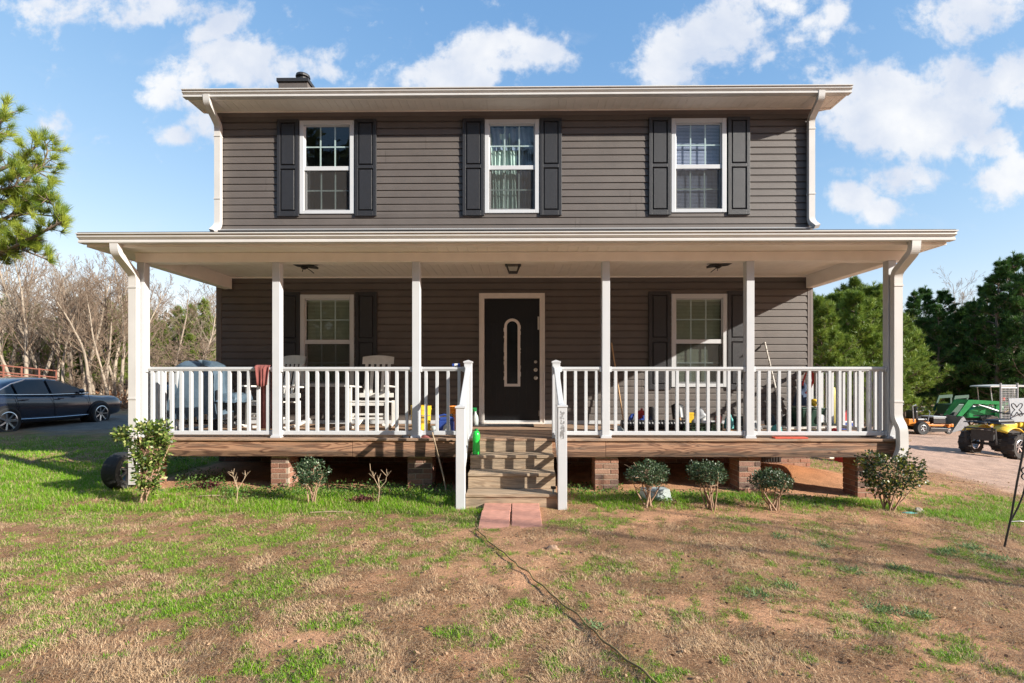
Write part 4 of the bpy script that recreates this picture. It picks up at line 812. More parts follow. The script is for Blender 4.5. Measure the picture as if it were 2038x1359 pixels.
def lump(name, m, par, sx, sy, sz, seed, n=14, loc=(0, 0, 0)):
    rr = random.Random(seed); vs = []; fs = []; ph = [rr.uniform(0, 6) for _ in range(6)]
    for j in range(7):
        th = math.pi/2*j/6
        for k in range(n):
            a = 2*math.pi*k/n; q = 1+.2*math.sin(3*a+ph[0]+j)+.13*math.sin(5*a+ph[1]+2*j)+.06*rr.uniform(-1, 1)
            vs.append((loc[0]+sx*math.cos(a)*math.cos(th)*q, loc[1]+sy*math.sin(a)*math.cos(th)*q, loc[2]+sz*math.sin(th)*(1+.15*math.sin(a*2+ph[2]))))
    for j in range(6):
        for k in range(n): fs.append((j*n+k, j*n+(k+1) % n, (j+1)*n+(k+1) % n, (j+1)*n+k))
    mb = MB(); mb.add(vs, fs); return mb.obj(name, m, par, smooth=True)
lump('cloth', M['black'], t, .07, .03, .03, 2); t = empty('fallen_cloth', (at(846, 868, -2.0).x, -1.98, DZ+.002), 0, 'crumpled pinkish rag on the deck edge right of the third porch post', 'rag'); lump('cloth', M['maroon'], t, .08, .03, .03, 5)
# stick leaning on the deck
p0, p1 = at(862, 868, -2.09), at(889, 992, -2.25); p1.z = .0; mb = MB(); mb.tube([p0+Vector((-.01, 0, .05)), p0.lerp(p1, .35)+Vector((.006, 0, 0)), p0.lerp(p1, .7)+Vector((.012, 0, 0)), p1], [.008, .009, .009, .007], 6); tag(mb.obj('stick', M['drystem']), 'thin pale stick leaning against the deck left of the steps', 'stick')
# right side clutter
def ph(n, lab, cat, px, Y, **k): return thing(n, lab, cat, px, Y, **k)
b0, b1 = at(1217, 682, -.05), at(1242, 845, -.35); mb = MB(); mb.tube([b0, b1], .012, 8); t = empty('broom', (0, 0, 0), 0, 'wooden handled broom leaning on the siding behind the fourth porch post', 'broom'); mb.obj('handle', M['wood'], t); mb = MB(); mb.prism([(b1.x-.05, b1.z+.0), (b1.x+.05, b1.z), (b1.x+.11, DZ+.003), (b1.x-.09, DZ+.003)], 'y', b1.y-.03, b1.y+.02); mb.obj('bristles', M['drystem'], t)
t = ph('drain_pipe', 'thick black corrugated pipe lying along the porch floor', 'pipe', 1300, -1.0); mb = MB(); xw = AX(1362, -1.)-AX(1234, -1.); pr = []
for k in range(42): pr.append((.075 if k % 2 else .067, -xw/2+xw*k/41))
mb.lathe(pr, (0, 0, .08), 'x', 20); mb.obj('body', M['black'], t)
t = ph('bag', 'crinkled blue and white plastic bag behind the black pipe', 'bag', 1260, -.75); lump('body', M['blue'], t, .09, .07, .2, 4); lump('body', M['label'], t, .05, .03, .19, 6, loc=(.02, -.05, 0))
t = ph('dustpan', 'red plastic dustpan standing behind the black pipe', 'dustpan', 1277, -.6); mb = MB(); mb.prism([(-.11, 0), (.11, 0), (.1, .26), (-.03, .27), (-.09, .24)], 'y', -.01, .01); mb.box(-.015, .015, -.015, .015, .26, .3); mb.obj('body', M['red'], t, .004)
t = ph('jug', 'small teal and blue jug in front of the red dustpan', 'jug', 1281, -.75); mb = MB(); mb.box(-.06, .06, -.05, .05, 0, .15); mb.lathe([(.03, .15), (.018, .18), (.018, .2), (0, .2)]); mb.obj('body', M['blue'], t, .012)
t = ph('canister', 'black upright canister behind the pipe under the right window', 'canister', 1298, -.7); mb = MB(); mb.lathe([(0, 0), (.05, 0), (.052, .2), (.045, .205), (.052, .21), (.052, .31), (.04, .33), (0, .33)]); mb.obj('body', M['black'], t, smooth=False)
t = ph('shovel', 'black scoop shovel leaning blade up against the siding', 'shovel', 1352, -.5); mb = MB(); vs = []; 
for j in range(7):
    for i in range(7): u = i/6-.5; v = j/6; w = .2*(1 if v < .7 else math.sqrt(max(0, 1-((v-.7)/.3)**2))+.05); vs.append((u*w, -.03+.05*(2*u)**2+.1*v, .12+.26*v))
mb.add(vs, [(j*7+i, j*7+i+1, j*7+i+8, j*7+i+7) for j in range(6) for i in range(6)]); o = mb.obj('blade', M['black'], t, smooth=True); o.modifiers.new('s', 'SOLIDIFY').thickness = .006; mb = MB(); mb.tube([(0, -.03, .14), (-.03, -.25, .02)], .014); mb.obj('handle', M['wood'], t)
for px, sd, sx, sz in ((1372, 0, .14, .12), (1398, 1, .12, .11), (1419, 2, .1, .1)):
    t = ph('crate', ['green plastic crate under the yellow topped bag', 'green plastic crate holding a grey bag under the right window', 'dark green crate beside the red bottle'][sd], 'crate', px, -1.0, group='green crates under the right porch window'); mb = MB(); h = .11; mb.box(-.095, .095, -.1, .1, 0, .01)
    for z in (0, .045, .09): mb.box(-.1, .1, -.11, -.1, z, z+.022); mb.box(-.1, .1, .1, .11, z, z+.022)
    for x in (-.1, -.05, 0, .05, .09): mb.box(x, x+.01, -.109, -.101, .0, .112)
    mb.box(-.1, -.09, -.1, .1, 0, .11); mb.box(.09, .1, -.1, .1, 0, .11); mb.obj('body', mat('crate_green%d' % sd, (.07, .12, .06), .6), t)
t = ph('bag', 'grey plastic bag with white patches sitting on the green crates', 'bag', 1392, -1.0, z=DZ+.115); lump('body', M['grey'], t, .14, .1, .2, 12); lump('body', M['label'], t, .07, .05, .1, 14, loc=(.05, -.08, 0)); 
t = ph('box', 'small yellow box on the clutter left of the grey bag', 'box', 1373, -1.02, z=DZ+.115); mb = MB(); mb.box(-.045, .045, -.04, .04, 0, .12); mb.box(-.03, .05, -.035, .035, .121, .15); mb.obj('body', M['jyel'], t, .004)
t = ph('bottle', 'red bottle with white cap among the clutter below the right window', 'bottle', 1430, -1.05); mb = MB(); mb.lathe([(0, 0), (.04, 0), (.04, .2), (.018, .25), (.018, .27), (0, .27)]); mb.obj('body', M['red'], t, smooth=False); mb = MB(); mb.lathe([(.02, .265), (.02, .3), (0, .3)]); mb.obj('cap', M['label'], t)
t = ph('cloth', 'teal cloth heaped on the porch floor beside the fifth post', 'cloth', 1450, -1.0, z=DZ+.03); lump('body', M['teal'], t, .07, .06, .2, 21)
t = ph('boot_pair', 'pair of black rubber boots beside the teal cloth', 'boots', 1471, -.9)
for s in (-.05, .05): mb = MB(); mb.lathe([(0, 0), (.045, 0), (.045, .06), (.04, .1), (.045, .2), (.038, .2), (0, .19)], (s, 0, 0), n=12); mb.box(s-.04, s+.04, -.13, 0, 0, .06); mb.obj('boot', M['black'], t, .01)
o = MB().box(-.12, .12, -.04, .04, 0, .03).obj('board', M['wood'], None, .003); p = at(1456, 850, -1.25); o.location = (p.x, -1.25, DZ+.001); tag(o, 'short pale wooden board on the porch floor left of the fifth post', 'board')
# hoe upside down
h0, h1 = at(1522, 681, -.12), at(1562, 850, -.55); t = empty('hoe', (0, 0, 0), 0, 'garden hoe with worn white handle leaning blade up on the siding', 'hoe'); mb = MB(); mb.tube([h0, h1], .013, 8); mb.obj('handle', M['pole'], t)
mb = MB(); q = at(1503, 699, -.12); mb.tube([h0, h0.lerp(q, .3)+Vector((0, 0, .015)), h0.lerp(q, .6)], .008, 6); mb.bar(h0.lerp(q, .5), q, .1, .008, (.3, .0, .5)); mb.obj('blade', M['dark'], t)
# green tote
t = ph('tote', 'dark green yard tote with pale oval label at the house corner', 'tote', 1606, -.75); mb = MB(); w = (AX(1630, -.75)-AX(1584, -.75))/2; mb.add([(-w*.8, -.15, 0), (w*.8, -.15, 0), (w*.8, .15, 0), (-w*.8, .15, 0), (-w, -.19, .3), (w, -.19, .3), (w, .19, .3), (-w, .19, .3)], [(0, 3, 2, 1), (4, 5, 6, 7), (0, 1, 5, 4), (1, 2, 6, 5), (2, 3, 7, 6), (3, 0, 4, 7)]); mb.box(-w*1.04, w*1.04, -.2, .2, .301, .325); mb.obj('body', mat('tote_green', (.012, .05, .03), .5), t, .01)
mb = MB(); mb.lathe([(0, -.0), (.06, 0), (.06, .004), (0, .004)], (w*.6, -.19, .17), 'y', 20); mb.obj('label_sticker', M['label'], t)
t = ph('hanging_bag', 'dark blue bag with red strap hanging at the house corner above the tote', 'bag', 1596, -.2); o = lump('body', mat('navy_cloth', (.035, .06, .12), .8), t, .12, .08, .36, 31, loc=(0, 0, .32)); mb = MB(); mb.tube([(.05, -.1, .92), (.1, -.12, .85), (.1, -.14, .72), (.05, -.13, .6), (0, -.11, .52)], .02, 7); mb.tube([(.05, -.1, .92), (.0, -.08, .8), (-.04, -.08, .65)], .014, 7); mb.obj('strap', M['red'], t)
t = ph('ball', 'small yellow ball wedged between the tote and the railing', 'ball', 1620, -.6, z=DZ+.33); mb = MB(); mb.lathe([(.06*math.sin(math.pi*k/10), -.06*math.cos(math.pi*k/10)) for k in range(11)], (0, 0, .06)); mb.obj('body', M['jyel'], t, smooth=True)
t = ph('foam_noodle', 'pale yellow foam noodle standing at the right porch railing', 'noodle', 1659, -.45); mb = MB(); mb.tube([(0, 0, 0), (.01, 0, .25), (0, 0, .5), (-.01, 0, .62)], .03, 10); mb.obj('body', mat('pale_yellow', (.75, .68, .2), .7), t, smooth=True)
for k, (pa, pb, Y, z, lb) in enumerate(((1500, 1560, -.7, .015, 'dirty white plank on the floor behind the sixth railing bay'), (1558, 1668, -1.1, .04, 'long pale board lying in front of the green tote'))):
    xa, xb = AX(pa, Y), AX(pb, Y); o = MB().box(-(xb-xa)/2, (xb-xa)/2, -.06, .06, 0, .025).obj('board', M['pole'], None, .003); o.location = ((xa+xb)/2, Y, DZ+z); o.rotation_euler = (0, -.02, .06); tag(o, lb, 'board')
t = ph('toy_block', 'small red plastic piece under the pale board', 'toy', 1661, -1.15, z=DZ); mb = MB(); mb.box(-.045, .045, -.03, .03, 0, .035); mb.lathe([(.02, .035), (.02, .05), (0, .05)]); mb.obj('body', M['red'], t, .006)
t = ph('cooler', 'small blue cooler by the right railing', 'cooler', 1681, -.9); mb = MB(); mb.box(-.09, .09, -.06, .06, 0, .11); mb.obj('body', M['blue'], t, .01); mb = MB(); mb.box(-.095, .095, -.065, .065, .112, .13); mb.obj('lid', M['label'], t, .006)
t = ph('fuel_can', 'red can standing on the blue cooler', 'can', 1682, -.85, z=DZ+.131); mb = MB(); mb.box(-.035, .035, -.03, .03, 0, .12); mb.tube([(.0, 0, .12), (.02, 0, .15), (.05, 0, .16)], .008); mb.obj('body', M['red'], t, .008)
for k, (px, Y, s, m_, lb) in enumerate(((1505, -.8, .08, 'grey', 'grey rag heap right of the fifth porch post'), (1535, -.6, .1, 'dark', 'dark tool heap against the siding by the hoe'), (1572, -.6, .12, 'black', 'black rubbish sack behind the hoe handle'), (1700, -.7, .09, 'drystem', 'brown paper sack by the right railing'), (1725, -1.75, .1, 'dark', 'dark pouch by the corner post at the right'), (1232, -1.1, .06, 'lgrey', 'crumpled pale wrapper left of the black pipe'), (1545, -1.3, .09, 'teal', 'blue green rag below the hoe handle'))):  # the entry at the right corner post is a plain dark lump
    t = ph('floor_heap', lb, 'rag', px, Y); lump('body', M[m_], t, s, s*.7, s*(1.8 if k in (1, 2) else 1.1), 40+k)
o = MB().box(AX(1541, -2.03), AX(1607, -2.03), -2.05, -1.96, DZ+.002, DZ+.02).obj('board', mat('red_board', (.6, .07, .03), .5), None, .003); tag(o, 'flat red orange board on the deck edge under the right railing', 'board')
# ------------------------------------------------------------------ yard things
zp = [(-2.84, .05), (-3.125, .043), (-3.41, .028), (-3.68, .012)]; xc = at(1017, 1000, -3.2).x; k = 0
names = [['pinkish paver at the back left, touching the steps', 'pinkish paver at the back right, touching the steps'], ['middle left red paver of the small path', 'middle right red paver of the small path'], ['front left red paver of the small path', 'front right red paver of the small path']]
for r_ in range(3):
    for s in (0, 1):
        y0, y1 = zp[r_][0], zp[r_+1][0]+.012; v = [.95, 1.0, 1.06, .92, .9, .85][k]; xo = (xc-.307, xc+.007)[s]+[.004, 0, -.003, .002, -.004, .003][k]
        mb = MB(); mb.add([(0, y1-y0+.003, zp[r_+1][1]-.05-zp[r_][1]), (.3, y1-y0+.003, zp[r_+1][1]-.05-zp[r_][1]), (.3, -.003, -.05), (0, -.003, -.05), (0, y1-y0+.003, zp[r_+1][1]-zp[r_][1]), (.3, y1-y0+.003, zp[r_+1][1]-zp[r_][1]), (.3, -.003, 0), (0, -.003, 0)], [(0, 3, 2, 1), (4, 5, 6, 7), (0, 1, 5, 4), (1, 2, 6, 5), (2, 3, 7, 6), (3, 0, 4, 7)], (v, v*.97, v*.95))
        o = mb.obj('paver', M['paver'], None, .005, loc=(xo, y0, zp[r_][1])); tag(o, names[r_][s], 'paver', 'red pavers at the foot of the steps'); k += 1
def gpt(px, py, dz=0.0):
    z = 0.0
    for _ in range(5): t = (CAMZ-z)/((py-HOR)/1000); xx = at(px, py, t+CAMY).x; z = float(gz(xx, t+CAMY)+grough(np.array([xx]), np.array([t+CAMY]))[0])
    return Vector((xx, t+CAMY, z+dz))
hp = [gpt(px, py, .012) for px, py in ((946, 1058), (958, 1066), (972, 1082), (1000, 1104), (1018, 1118), (1032, 1133), (1050, 1143), (1068, 1163), (1092, 1183), (1118, 1207), (1145, 1227), (1165, 1245), (1182, 1262), (1205, 1287), (1240, 1312), (1270, 1335), (1300, 1362), (1350, 1400))]
hq = []
for a, b in zip(hp, hp[1:]):
    for k in range(4): q = a.lerp(b, k/4); q += Vector((.006*math.sin(q.y*31), 0, .008*abs(math.sin(q.y*9))+.006)); hq.append(q)
mb = MB(); mb.tube(hq, .0062, 7); tag(mb.obj('hose', M['hose'], smooth=True), 'thin brown hose running across the dry lawn from the steps to the foreground', 'hose')
t = empty('solar_light', (at(1103, 985, -2.8).x-.01, -2.80, .157), 0, 'small black capped solar light on the bottom step', 'solar light'); mb = MB(); mb.box(-.028, .028, -.028, .028, .045, .07); mb.obj('cap', M['black'], t, .006); mb = MB(); mb.lathe([(0, 0), (.008, 0), (.014, .045), (0, .045)]); mb.obj('stem', M['lgrey'], t)
# wheel leaning
def wheel(mbt, mbr, r, w, rim, spokes, c=(0, 0, 0), axis='y', tread=0, n=36):
    mbt.lathe([(rim, -w*.42), (r*.93, -w*.5), (r*.985, -w*.38), (r, -w*.15), (r, w*.15), (r*.985, w*.38), (r*.93, w*.5), (rim, w*.42), (rim, -w*.42)], c, axis, n, cap=False)
    mbr.lathe([(rim*1.01, -w*.44), (rim*.93, -w*.46), (rim*.9, -w*.3), (rim*.88, w*.4), (rim*1.01, w*.42)], c, axis, n, cap=False)
    c = Vector(c)
    ax = {'y': (Vector((1, 0, 0)), Vector((0, 0, 1)), Vector((0, 1, 0))), 'x': (Vector((0, 1, 0)), Vector((0, 0, 1)), Vector((1, 0, 0)))}[axis]
    mbr.lathe([(0, -w*.36), (rim*.22, -w*.36), (rim*.24, -w*.28), (rim*.24, -w*.05), (0, -w*.05)], c, axis, 14)
    for k in range(spokes):
        a = 2*math.pi*k/spokes; d = ax[0]*math.cos(a)+ax[1]*math.sin(a); mbr.bar(c+d*rim*.15-ax[2]*w*.3, c+d*rim*.93-ax[2]*w*.38, rim*.17, w*.1, ax[2])
    for k in range(tread):
        a = 2*math.pi*k/tread; d = ax[0]*math.cos(a)+ax[1]*math.sin(a); s = 1 if k % 2 else -1; mbt.bar(c+d*r*1.0+ax[2]*w*.02*s, c+d*r*1.0+ax[2]*w*.46*s, r*.12, r*.12, d)
p = gpt(246, 974); t = empty('spare_wheel', (p.x, p.y, p.z), R(84), 'small black tyre on a dark wheel standing behind the leafy bush on the left', 'wheel'); a, b = MB(), MB(); wheel(a, b, .24, .2, .15, 7, (0, 0, .23)); a.obj('tyre', M['rubber'], t, smooth=False, fix=True); b.obj('rim', M['dark'], t, fix=True)
p = gpt(1312, 998); t = empty('tub', (p.x, p.y+.18, p.z-.01), R(8), 'overturned frosted plastic tub in the grass behind a round shrub', 'tub'); mb = MB(); mb.add([(-.17, -.1, 0), (.17, -.1, 0), (.17, .1, 0), (-.17, .1, 0), (-.15, -.08, .13), (.15, -.08, .13), (.15, .08, .13), (-.15, .08, .13)], [(4, 5, 6, 7), (0, 1, 5, 4), (1, 2, 6, 5), (2, 3, 7, 6), (3, 0, 4, 7)]); mb.box(-.18, .18, -.11, .11, 0, .012); mb.obj('body', M['lgrey'], t, .008)
p = gpt(1828, 1016); o = lump('rock', M['stone'], None, .05, .04, .045, 3, loc=tuple(p)); tag(o, 'small pale rock in the grass right of the corner bush', 'rock')
p = gpt(1808, 1019); o = lump('wrapper', M['teal'], None, .09, .03, .015, 8, loc=tuple(p)); tag(o, 'flattened teal wrapper beside the pale rock', 'wrapper')
p = gpt(1100, 1093); o = lump('leaf_clump', M['stem'], None, .05, .035, .035, 9, loc=tuple(p)); tag(o, 'small curled brown leaf on the lawn in front of the pavers', 'leaf')
# shepherd hook stand at the right edge
p = gpt(2000, 1085); t = empty('garden_stand', tuple(p), 0, 'black wrought iron garden stand with scrollwork at the right edge of the lawn', 'garden stand')
Yp = p.y
def L3(px, py): v = at(px, py, Yp); return v-p
mb = MB(); mb.tube([L3(1999, 1088), L3(2012, 1030), L3(2024, 960), L3(2036, 900), L3(2048, 800), L3(2060, 640)], .0085, 7); mb.obj('pole', M['black'], t)
mb = MB(); mb.tube([L3(2011, 1038), L3(2026, 1010), L3(2036, 985), L3(2044, 950)], .007, 6); mb.tube([L3(2011, 1038), L3(2030, 1037), L3(2060, 1040)], .006, 6); mb.obj('brace', M['black'], t)
mb = MB()
for cy in (936, 948): mb.tube([L3(2040+7*math.cos(a), cy+6*math.sin(a)) for a in [k*.5 for k in range(11)]], .006, 6)
mb.obj('scroll', M['black'], t)
# red crate and pale panel beyond the porch
p = at(1690, 928, 1.6); z = float(gz(p.x, 1.6)); t = empty('storage_crate', (p.x, 1.6, z+.0), R(6), 'red plastic storage crate on the bare ground beyond the porch corner', 'crate'); mb = MB(); mb.box(-.2, .2, -.16, .16, 0, .26); mb.obj('body', M['red'], t, .015); mb = MB(); mb.box(-.215, .215, -.175, .175, .262, .3); mb.obj('lid', M['red'], t, .008); mb = MB(); mb.box(-.19, -.16, -.166, -.161, .13, .23); mb.box(-.07, -.06, -.168, -.161, .02, .24); mb.obj('handle', M['label'], t)
p = at(1654, 915, 2.2); t = empty('cardboard_box', (p.x, 2.2, float(gz(p.x, 2.2))), R(10), 'small white cardboard box left of the red crate', 'box'); mb = MB(); mb.box(-.12, .12, -.1, .1, 0, .24); mb.add([(-.12, -.1, .241), (.12, -.1, .241), (.14, -.2, .27), (-.14, -.2, .27)], [(0, 1, 2, 3)]); mb.obj('body', M['label'], t)
# ------------------------------------------------------------------ car
t = empty('parked_car', (-13.45, 5.1, .0), R(90), 'dark navy sedan parked in the shade at the left of the house', 'car')
zc = float(gz(-12.1, 5.0))-.08; t.location.z = zc
def loft(mb, st, ring):
    n = None; vs = []
    for s in st:
        r = ring(*s); r = [(s[0], y, z) for y, z in r]+[(s[0], -y, z) for y, z in reversed(r[1:-1])]; n = len(r); vs += r
    fs = [(j*n+k, j*n+(k+1) % n, (j+1)*n+(k+1) % n, (j+1)*n+k) for j in range(len(st)-1) for k in range(n)]; fs.append(tuple(range(n))); fs.append(tuple(reversed(range((len(st)-1)*n, len(st)*n)))); mb.add(vs, fs)
body = MB(); loft(body, [(-2.42, .6, .42, .78), (-2.36, .78, .32, .95), (-2.1, .87, .24, 1.03), (-1.5, .905, .2, 1.02), (-.6, .915, .19, .97), (.4, .915, .19, .94), (1.1, .905, .2, .93), (1.6, .89, .21, .86), (2.05, .87, .22, .87), (2.32, .81, .25, .8), (2.45, .68, .3, .72)],
     lambda x, w, zl, zb: [(0, zl), (w*.86, zl), (w*.97, zl+.1), (w, zl+(zb-zl)*.5), (w*.985, zb-.12), (w*.9, zb-.02), (w*.6, zb+.015), (0, zb+.03)])
bo = body.obj('body', M['carpaint'], t, smooth=True, sub=2, fix=True)
gh = MB(); loft(gh, [(-1.95, .76, .74, 1.0), (-1.55, .8, .66, 1.14), (-1.0, .82, .62, 1.34), (-.5, .83, .6, 1.41), (.0, .83, .6, 1.42), (.35, .83, .61, 1.36), (.8, .82, .66, 1.17), (1.25, .8, .76, .95)],
     lambda x, wb, wt, zt: [(0, .85), (wb, .88), (wb*.99, .94), (wt+.015, max(zt-.06, .95)), (wt*.85, zt-.005), (0, zt+.015)])
gh.obj('roof', M['carpaint'], t, smooth=True, sub=2, fix=True)
def sy(z): return -(.845-(z-.94)*(.21/.42))
for nm, poly in (('side_window', [(-.12, .97), (-.12, 1.335), (.25, 1.31), (.62, 1.15), (.98, .98)]), ('side_window', [(-1.05, .99), (-1.05, 1.24), (-.7, 1.33), (-.2, 1.34), (-.2, .975)]), ('side_window', [(-1.5, 1.02), (-1.38, 1.1), (-1.12, 1.21), (-1.12, 1.0)])):
    mb = MB(); mb.add([(x, sy(z)-.022, z) for x, z in poly]+[(x, sy(z)+.02, z) for x, z in poly], [tuple(range(len(poly))), tuple(reversed(range(len(poly), 2*len(poly))))]+[(k, len(poly)+k, len(poly)+(k+1) % len(poly), (k+1) % len(poly)) for k in range(len(poly))]); mb.obj(nm, mat('tinted_glass', (.02, .024, .03), .06, .1, 4), t, fix=True)
mb = MB(); tr = [(1.02, .96), (.62, 1.17), (.25, 1.335), (-.12, 1.36), (-.7, 1.355), (-1.1, 1.25), (-1.42, 1.11), (-1.56, 1.0), (-1.1, .975), (-.16, .95), (1.02, .955)]; mb.tube([(x, sy(z)-.024, z) for x, z in tr], .011, 5); mb.obj('chrome_trim', M['chrome'], t)
mb = MB(); mb.tube([(-1.35, -.925, .36), (0, -.93, .33), (1.1, -.915, .33)], .012, 5); mb.obj('side_moulding', M['chrome'], t)
mb = MB(); mb.lathe([(.02*math.sin(math.pi*k/6)*3.3, .07*math.cos(math.pi*k/6)) for k in range(7)], (.72, -.93, 1.02), 'x', 10); mb.obj('mirror', M['carpaint'], t, smooth=True)
mb = MB()
for xx in (.05, -.95): mb.box(xx-.09, xx+.09, -.945, -.925, .82, .85)
mb.obj('door_handle', M['carpaint'], t, .006)
mb = MB()
for xx in (.98, -.15, -1.12): mb.tube([(xx+.1, -.906, .3), (xx+.06, -.921, .55), (xx, -.915, .82), (xx-.02, -.89, .94)], .0055, 4)
mb.obj('door_seam', M['black'], t)
mb = MB(); mb.box(2.12, 2.36, -.8, -.55, .56, .66); mb.box(2.12, 2.36, .55, .8, .56, .66); mb.obj('headlight', M['steel'], t, .03)
for xw in (1.36, -1.4):
    mb = MB(); mb.lathe([(.0, -.921), (.375, -.921), (.385, -.8), (.36, -.6), (0, -.6)], (xw, 0, .34), 'y', 28); mb.obj('wheel_arch', M['black'], t)
    for s in (-1, 1):
        a, b = MB(), MB(); wheel(a, b, .33, .22, .235, 7, (0, 0, 0)); o = a.obj('wheel', M['rubber'], t, fix=True); o.location = (xw, s*.875, .33); o.rotation_euler = (0, 0, 0 if s < 0 else math.pi); b.obj('rim', M['chrome'], o, fix=True)
# rusty pipe fence behind the car
t = empty('pipe_fence', (0, 0, 0), 0, 'rusty red metal rail fence behind the dark sedan', 'fence'); yf = 12.; q0, q1 = at(-150, 712, yf), at(112, 738, yf+2.5); q0.y = yf
for k in range(8): a = q0.lerp(q1, k/7); mb = MB(); mb.tube([(a.x, a.y, .0), (a.x, a.y, a.z+.05)], .035, 6); mb.obj('post', M['rust'], t)
for dz in (0, -.3, -.42, -.54): mb = MB(); mb.tube([q0+Vector((0, 0, dz)), q1+Vector((0, 0, dz))], .03, 6); mb.obj('rail', M['rust'], t)
# ------------------------------------------------------------------ machines on the right
def place(px, Y): x = at(px, 800, Y).x; return (x, Y, float(gz(x, Y)))
# ATV: local +x forward, right in the picture
t = empty('quad_bike', place(2005, 6.1), R(20), 'muddy yellow quad bike with knobbly tyres on the dirt drive', 'quad bike'); t.scale = (1.18, 1.18, 1.18)
for xx, yy, rr_ in ((.6, -.42, .31), (.6, .42, .31), (-.6, -.42, .31), (-.6, .42, .31)):
    a, b = MB(), MB(); wheel(a, b, rr_*.93, .25, .16, 6, tread=26); o = a.obj('wheel', mat('muddy_rubber', (.04, .033, .028), .9, .4, 12), t, fix=True); o.location = (xx, yy, rr_); b.obj('rim', M['chrome'], o, fix=True)
    if yy > 0: o.rotation_euler = (0, 0, math.pi)
mb = MB(); mb.bar((-.7, -.12, .4), (.7, -.12, .42), .05, .05); mb.bar((-.7, .12, .4), (.7, .12, .42), .05, .05); mb.box(-.3, .3, -.17, .17, .35, .68)
for xx in (-.6, .6): mb.bar((xx, -.42, .31), (xx, .42, .31), .06, .06); mb.bar((xx, -.35, .33), (xx*.9, -.1, .62), .03, .03); mb.bar((xx, .35, .33), (xx*.9, .1, .62), .03, .03)
mb.obj('frame', M['dark'], t)
def fender(xc): 
    mb = MB(); n = 10
    for s in (-1, 1):
        vs = []
        for k in range(n+1):
            a = math.pi*(.24+.52*k/n); x = xc+.42*math.cos(a); z = .42+.33*math.sin(a)
            for y in (.16, .3, .44): vs.append((x, s*y, z+(.02 if y < .2 else 0)-(.03 if y > .4 else 0)))
        mb.add(vs, [(k*3+j, k*3+j+1, k*3+j+4, k*3+j+3) for k in range(n) for j in range(2)])
    o = mb.obj('fender', M['jyel'], t, smooth=True); o.modifiers.new('s', 'SOLIDIFY').thickness = .02
fender(.6); fender(-.6)
mb = MB(); mb.box(.2, .62, -.15, .15, .68, .84); mb.box(-.35, .2, -.11, .11, .68, .8); mb.obj('bodywork', M['jyel'], t, .03)
mb = MB(); mb.box(-.98, -.9, -.22, .22, .42, .66); mb.tube([(-1.02, -.3, .35), (-1.05, -.3, .7), (-1.05, .3, .7), (-1.02, .3, .35)], .022, 6); mb.obj('bumper', M['dark'], t)
mb = MB(); mb.box(-.62, .0, -.15, .15, .8, .9); mb.obj('seat', M['black'], t, .04)
for xc in (.68, -.72):
    mb = MB()
    for k in range(4): mb.tube([(xc-.24+k*.16, -.36, .83), (xc-.24+k*.16, .36, .83)], .014, 6)
    for y in (-.36, 0, .36): mb.tube([(xc-.26, y, .83), (xc+.26, y, .83)], .014, 6)
    mb.obj('rack', M['black'], t)
mb = MB(); mb.tube([(.25, 0, .8), (.18, 0, 1.0)], .025); mb.tube([(.1, -.38, 1.05), (.18, -.15, 1.02), (.18, .15, 1.02), (.1, .38, 1.05)], .016); mb.obj('handlebar', M['dark'], t)
mb = MB(); mb.box(.62, .84, -.5, -.46, .6, .74); mb.obj('tail_light', M['redlens'], t, .01)
# grey panel standing by the quad
p = at(2022, 780, 6.0); mb = MB(); z0 = AZ(840, 6., 2010)-p.z; z1 = AZ(793, 6., 2010)-p.z; mb.add([(-.12, 0, z0), (.5, 0, z0+.02), (.5, 0, z1+.02), (-.2, 0, z1), (-.12, .03, z0), (.5, .03, z0+.02), (.5, .03, z1+.02), (-.2, .03, z1)], [(0, 1, 2, 3), (7, 6, 5, 4), (0, 4, 5, 1), (1, 5, 6, 2), (2, 6, 7, 3), (3, 7, 4, 0)])
t = empty('metal_plate', tuple(p), 0, 'pale grey plate with an outlined cross mark propped on the quad bike', 'plate'); mb.obj('panel', mat('plate_grey', (.4, .42, .44), .5, .08, 9), t, .004)
mb = MB(); cx, cz = .03, (z0+z1)/2+.02; pts = []
for k in range(33):
    a = 2*math.pi*k/32; r = .13+.075*math.cos(4*a+math.pi); pts.append((cx+r*math.cos(a), -.004, cz+r*math.sin(a)*1.2))
mb.tube(pts, .008, 5); mb.obj('mark', M['dark'], t)
mb = MB(); mb.bar((.35, .05, z0-.0), (.35, .05, z0-.35), .05, .05); mb.obj('support', M['dark'], t)
# mower
t = empty('riding_mower', place(1838, 12.6), R(4), 'orange zero turn riding mower on the dirt yard', 'mower')
for xx, yy, rr_, w in ((-.55, -.5, .27, .22), (-.55, .5, .27, .22), (.75, -.35, .14, .1), (.75, .35, .14, .1)):
    a, b = MB(), MB(); wheel(a, b, rr_, w, rr_*.5, 5); o = a.obj('wheel', M['rubber'], t, fix=True); o.location = (xx, yy, rr_); b.obj('rim', M['steel'], o, fix=True)
mb = MB(); mb.bar((-.8, -.25, .38), (.8, -.25, .34), .06, .07); mb.bar((-.8, .25, .38), (.8, .25, .34), .06, .07); mb.bar((.75, -.42, .36), (.75, .42, .36), .09, .07); mb.box(-.9, -.6, -.3, .3, .35, .62)
for s in (-.35, .35): mb.bar((.75, s, .38), (.75, s, .17), .07, .1); mb.box(.83, .93, s-.05, s+.05, .3, .42)
mb.box(-.4, -.05, -.35, .35, .4, .5); mb.obj('frame', M['orange'], t, .01)
mb = MB(); mb.prism([(-.25, .12), (.5, .12), (.55, .25), (-.2, .28)], 'y', -.55, .55); mb.obj('cutting_deck', M['black'], t, .01)
